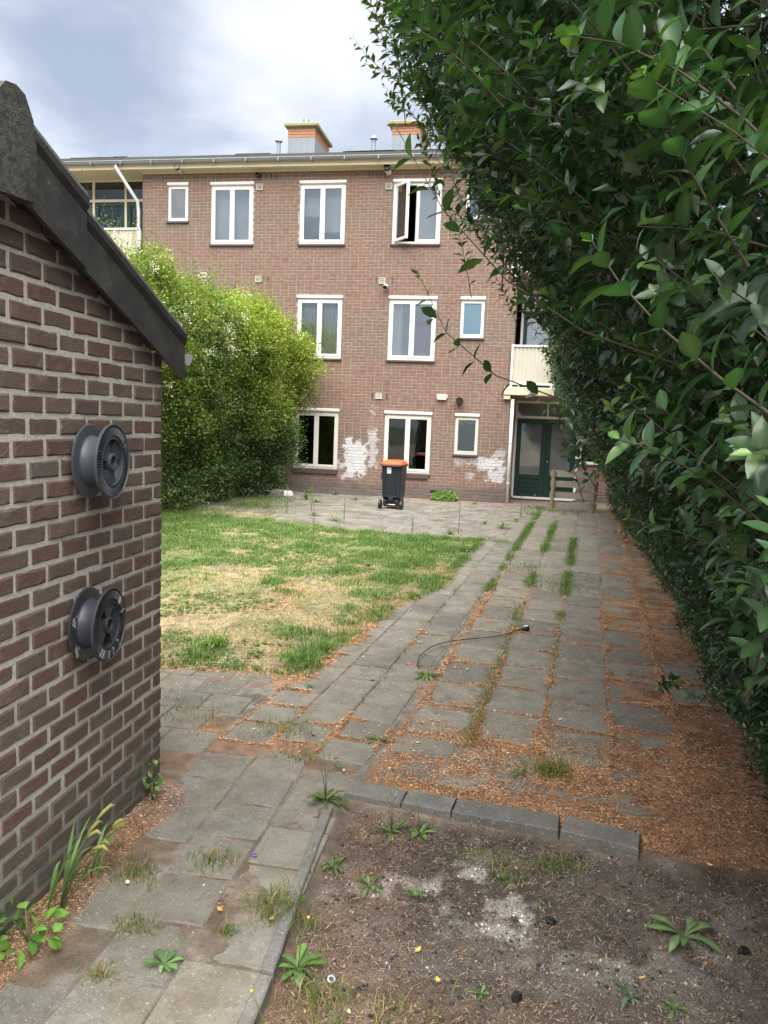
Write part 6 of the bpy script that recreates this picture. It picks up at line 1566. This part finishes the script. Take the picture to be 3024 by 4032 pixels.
# ------------------------------------------------------------------ hedge on the left
MAT['leaf_hedge'] = m_leaf('hedge_leaf', 0.5, 0.35)
def left_face(y, z): return -6.80 + 0.165*(y-13.1) + np.interp(z, [0, 1, 2, 3, 3.8, 4.5, 5.2, 5.6], [0, .12, .42, .75, .72, .25, -.45, -1.2])
def left_top(y): return np.interp(y, [8, 11, 12.3, 13.6, 14.6, 15.3, 16.2, 17.3, 18.2, 18.9], [4.3, 4.55, 4.62, 4.65, 4.45, 4.25, 4.55, 4.60, 4.1, 3.5])
def left_hedge(name, label, y0, y1, nclump, per, seed, young, zpow, leaf=(0.026, 0.045), cat='hedge'):
    r = np.random.default_rng(seed); off = np.array([-6.6, (y0+y1)/2, 0]); root = empty(name, tuple(off)); tag(root, label, cat, 'overgrown hedge along the left side')
    y = r.uniform(y0, y1, nclump); z = 0.05 + (left_top(y)-0.1)*r.uniform(0, 1, nclump)**zpow
    x = left_face(y, z) - r.uniform(0, 1, nclump)**1.3*1.1
    # a wavy, lumpy top and face
    lump = 1.15*(fbm(y, z, 1.1, 3, seed)-0.5); x = x + lump; z = np.maximum(z + 0.35*(fbm(y, x, 1.5, 3, seed+4)-0.5)*sstep(2.5, 4.5, z), 0.05)
    R = r.uniform(.16, .36, nclump)
    n = nclump*per; ci = np.repeat(np.arange(nclump), per)
    v = norm(r.normal(0, 1, (n, 3))); rad = R[ci]*r.uniform(.45, 1.05, n)
    P = np.stack([x, y, z], 1)[ci] + v*rad[:, None]*np.array([1, 1.1, .85])
    # upright shoots at the top
    k = P[:, 2] > 0.02; P, v, ci = P[k], v[k], ci[k]; n = len(P)
    D = norm(v*0.7 + r.normal(0, .55, (n, 3)) + np.array([0.25, -0.2, .35])); N_ = norm(v + np.array([0.2, -0.2, .8]) + r.normal(0, .4, (n, 3)))
    hg = np.clip((P[:, 2]-1.0)/2.6, 0, 1) + 0.8*(fbm(P[:, 1], P[:, 2], 1.2, 3, seed+8)-0.5)
    yl = np.clip(hg*young, 0, 1)[:, None]; tone = r.uniform(.6, 1.35, nclump)[ci][:, None]
    col = (np.array([0.070, 0.125, 0.034])*(1-yl) + np.array([0.30, 0.36, 0.055])*yl)*tone*r.uniform(.75, 1.25, (n, 1))
    L = r.uniform(*leaf, n)
    a = Acc(); a.add(*leaves(P-off, D, N_, L, L*0.55, r.uniform(.1, .5, n), .25, 2, col))
    # feathery upright sprays along the top
    ns = int((y1-y0)*46); sy = r.uniform(y0, y1, ns); sz = left_top(sy) - r.uniform(0.1, 0.9, ns); sx = left_face(sy, sz) - r.uniform(-0.1, 0.9, ns); H = r.uniform(.25, .95, ns)*np.where(r.uniform(0, 1, ns) < .3, 1.3, .8); q = 30
    u = np.tile(np.linspace(0, 1, q), ns); si = np.repeat(np.arange(ns), q); ln = r.normal(0, .22, (ns, 2))
    P = np.stack([sx[si] + ln[si, 0]*u*H[si], sy[si] + ln[si, 1]*u*H[si], sz[si] + H[si]*u], 1); m_ = len(P); az = r.uniform(0, 2*PI, m_)
    D = np.stack([np.cos(az), np.sin(az), r.uniform(.2, 1.2, m_)], 1); col = np.array([0.20, 0.29, 0.045])*r.uniform(.7, 1.3, (m_, 1))*(1 if young > .5 else .8)
    a.add(*leaves(P-off, D, np.tile([0, 0, 1.], (m_, 1)) + r.normal(0, .3, (m_, 3)), r.uniform(.03, .055, m_)*(1.15-.5*u), 0.018, .3, .2, 2, col))
    tag(mobj('foliage', a.mesh('foliage', False), MAT['leaf_hedge'], root), kind='stuff')
    # dark woody inside: stems
    for q in range(int((y1-y0)*1.6)):
        yy = y0 + (y1-y0)*(q+r.uniform(.2, .8))/int((y1-y0)*1.6); xb = float(left_face(yy, 0.3)) - r.uniform(.35, .7)
        tp = float(left_top(yy))-0.5
        pts = [Vector((xb, yy, -0.05)), Vector((xb+r.uniform(-.1, .1), yy+r.uniform(-.1, .1), tp*.4)), Vector((xb+r.uniform(-.1, .35), yy+r.uniform(-.3, .3), tp*.75)), Vector((xb+r.uniform(-.1, .5), yy+r.uniform(-.4, .4), tp))]
        m = MB(); m.tube([p - Vector(off) for p in smooth_path(pts, 3)], [0.03-0.0025*i for i in range(10)], 6); m.build('stem', MAT['bark'], root, True)
    return root
left_hedge('garden_hedge', 'tall dark green hedge along the left, nearer half behind the shed', 8.6, 14.6, 2300, 70, 201, 0.75, 0.9, (0.042, 0.075))
left_hedge('garden_hedge', 'yellow-green overgrown hedge in front of the house, farther half on the left', 14.6, 18.7, 2000, 70, 202, 1.05, 0.9, (0.042, 0.075))
# flowering climber over the nearer half
def climber():
    r = np.random.default_rng(77); off = np.array([-6.4, 12.4, 0]); root = empty('flowering_climber', tuple(off)); tag(root, 'climbing vine with cream white flowers sprawling over the left hedge', 'climber')
    nv = 70; y = r.uniform(10.6, 15.2, nv); z = np.clip(r.normal(3.5, .8, nv), 1.4, 5.0); z = np.minimum(z, left_top(y)-.05); x = left_face(y, z) + r.uniform(-.05, .22, nv)
    k = 70; ci = np.repeat(np.arange(nv), k); n = nv*k
    P = np.stack([x, y, z], 1)[ci] + r.normal(0, 1, (n, 3))*np.array([.10, .26, .22]); v = r.normal(0, 1, (n, 3))
    D = norm(v + np.array([.3, -.3, -.5])); a = Acc()
    L = r.uniform(.035, .065, n); a.add(*leaves(P-off, D, norm(np.array([.6, -.5, .7]) + r.normal(0, .4, (n, 3))), L, L*.6, .25, .3, 2, np.array([0.10, 0.175, 0.05])*r.uniform(.6, 1.35, (n, 1))))
    tag(mobj('foliage', a.mesh('foliage', False), MAT['leaf_hedge'], root), kind='stuff')
    sel = r.uniform(0, 1, nv) < .55; fx = np.stack([x, y, z], 1)[sel]; nf = len(fx); k = 42; ci = np.repeat(np.arange(nf), k); n = nf*k
    P = fx[ci] + np.array([.16, -.1, .08]) + r.normal(0, 1, (n, 3))*np.array([.05, .07, .06]); a = Acc(); L = r.uniform(.018, .034, n)
    a.add(*leaves(P-off, r.normal(0, 1, (n, 3)), r.normal(0, 1, (n, 3)), L, L*.8, .3, .2, 2, np.array([0.72, 0.69, 0.46])*r.uniform(.7, 1.1, (n, 1))))
    tag(mobj('flower_clusters', a.mesh('flower_clusters', False), MAT['flower'], root), kind='stuff')
    for q in range(16):
        i = r.integers(0, nv); j = r.integers(0, nv)
        if abs(y[i]-y[j]) > 1.6: continue
        m = MB(); mid = (np.array([x[i], y[i], z[i]]) + np.array([x[j], y[j], z[j]]))/2 + np.array([.15, 0, -.2])
        m.tube([p - Vector(off) for p in smooth_path([(x[i], y[i], z[i]), mid, (x[j], y[j], z[j])], 5)], 0.006, 5); m.build('vine_stem', MAT['bark'], root, True)
climber()
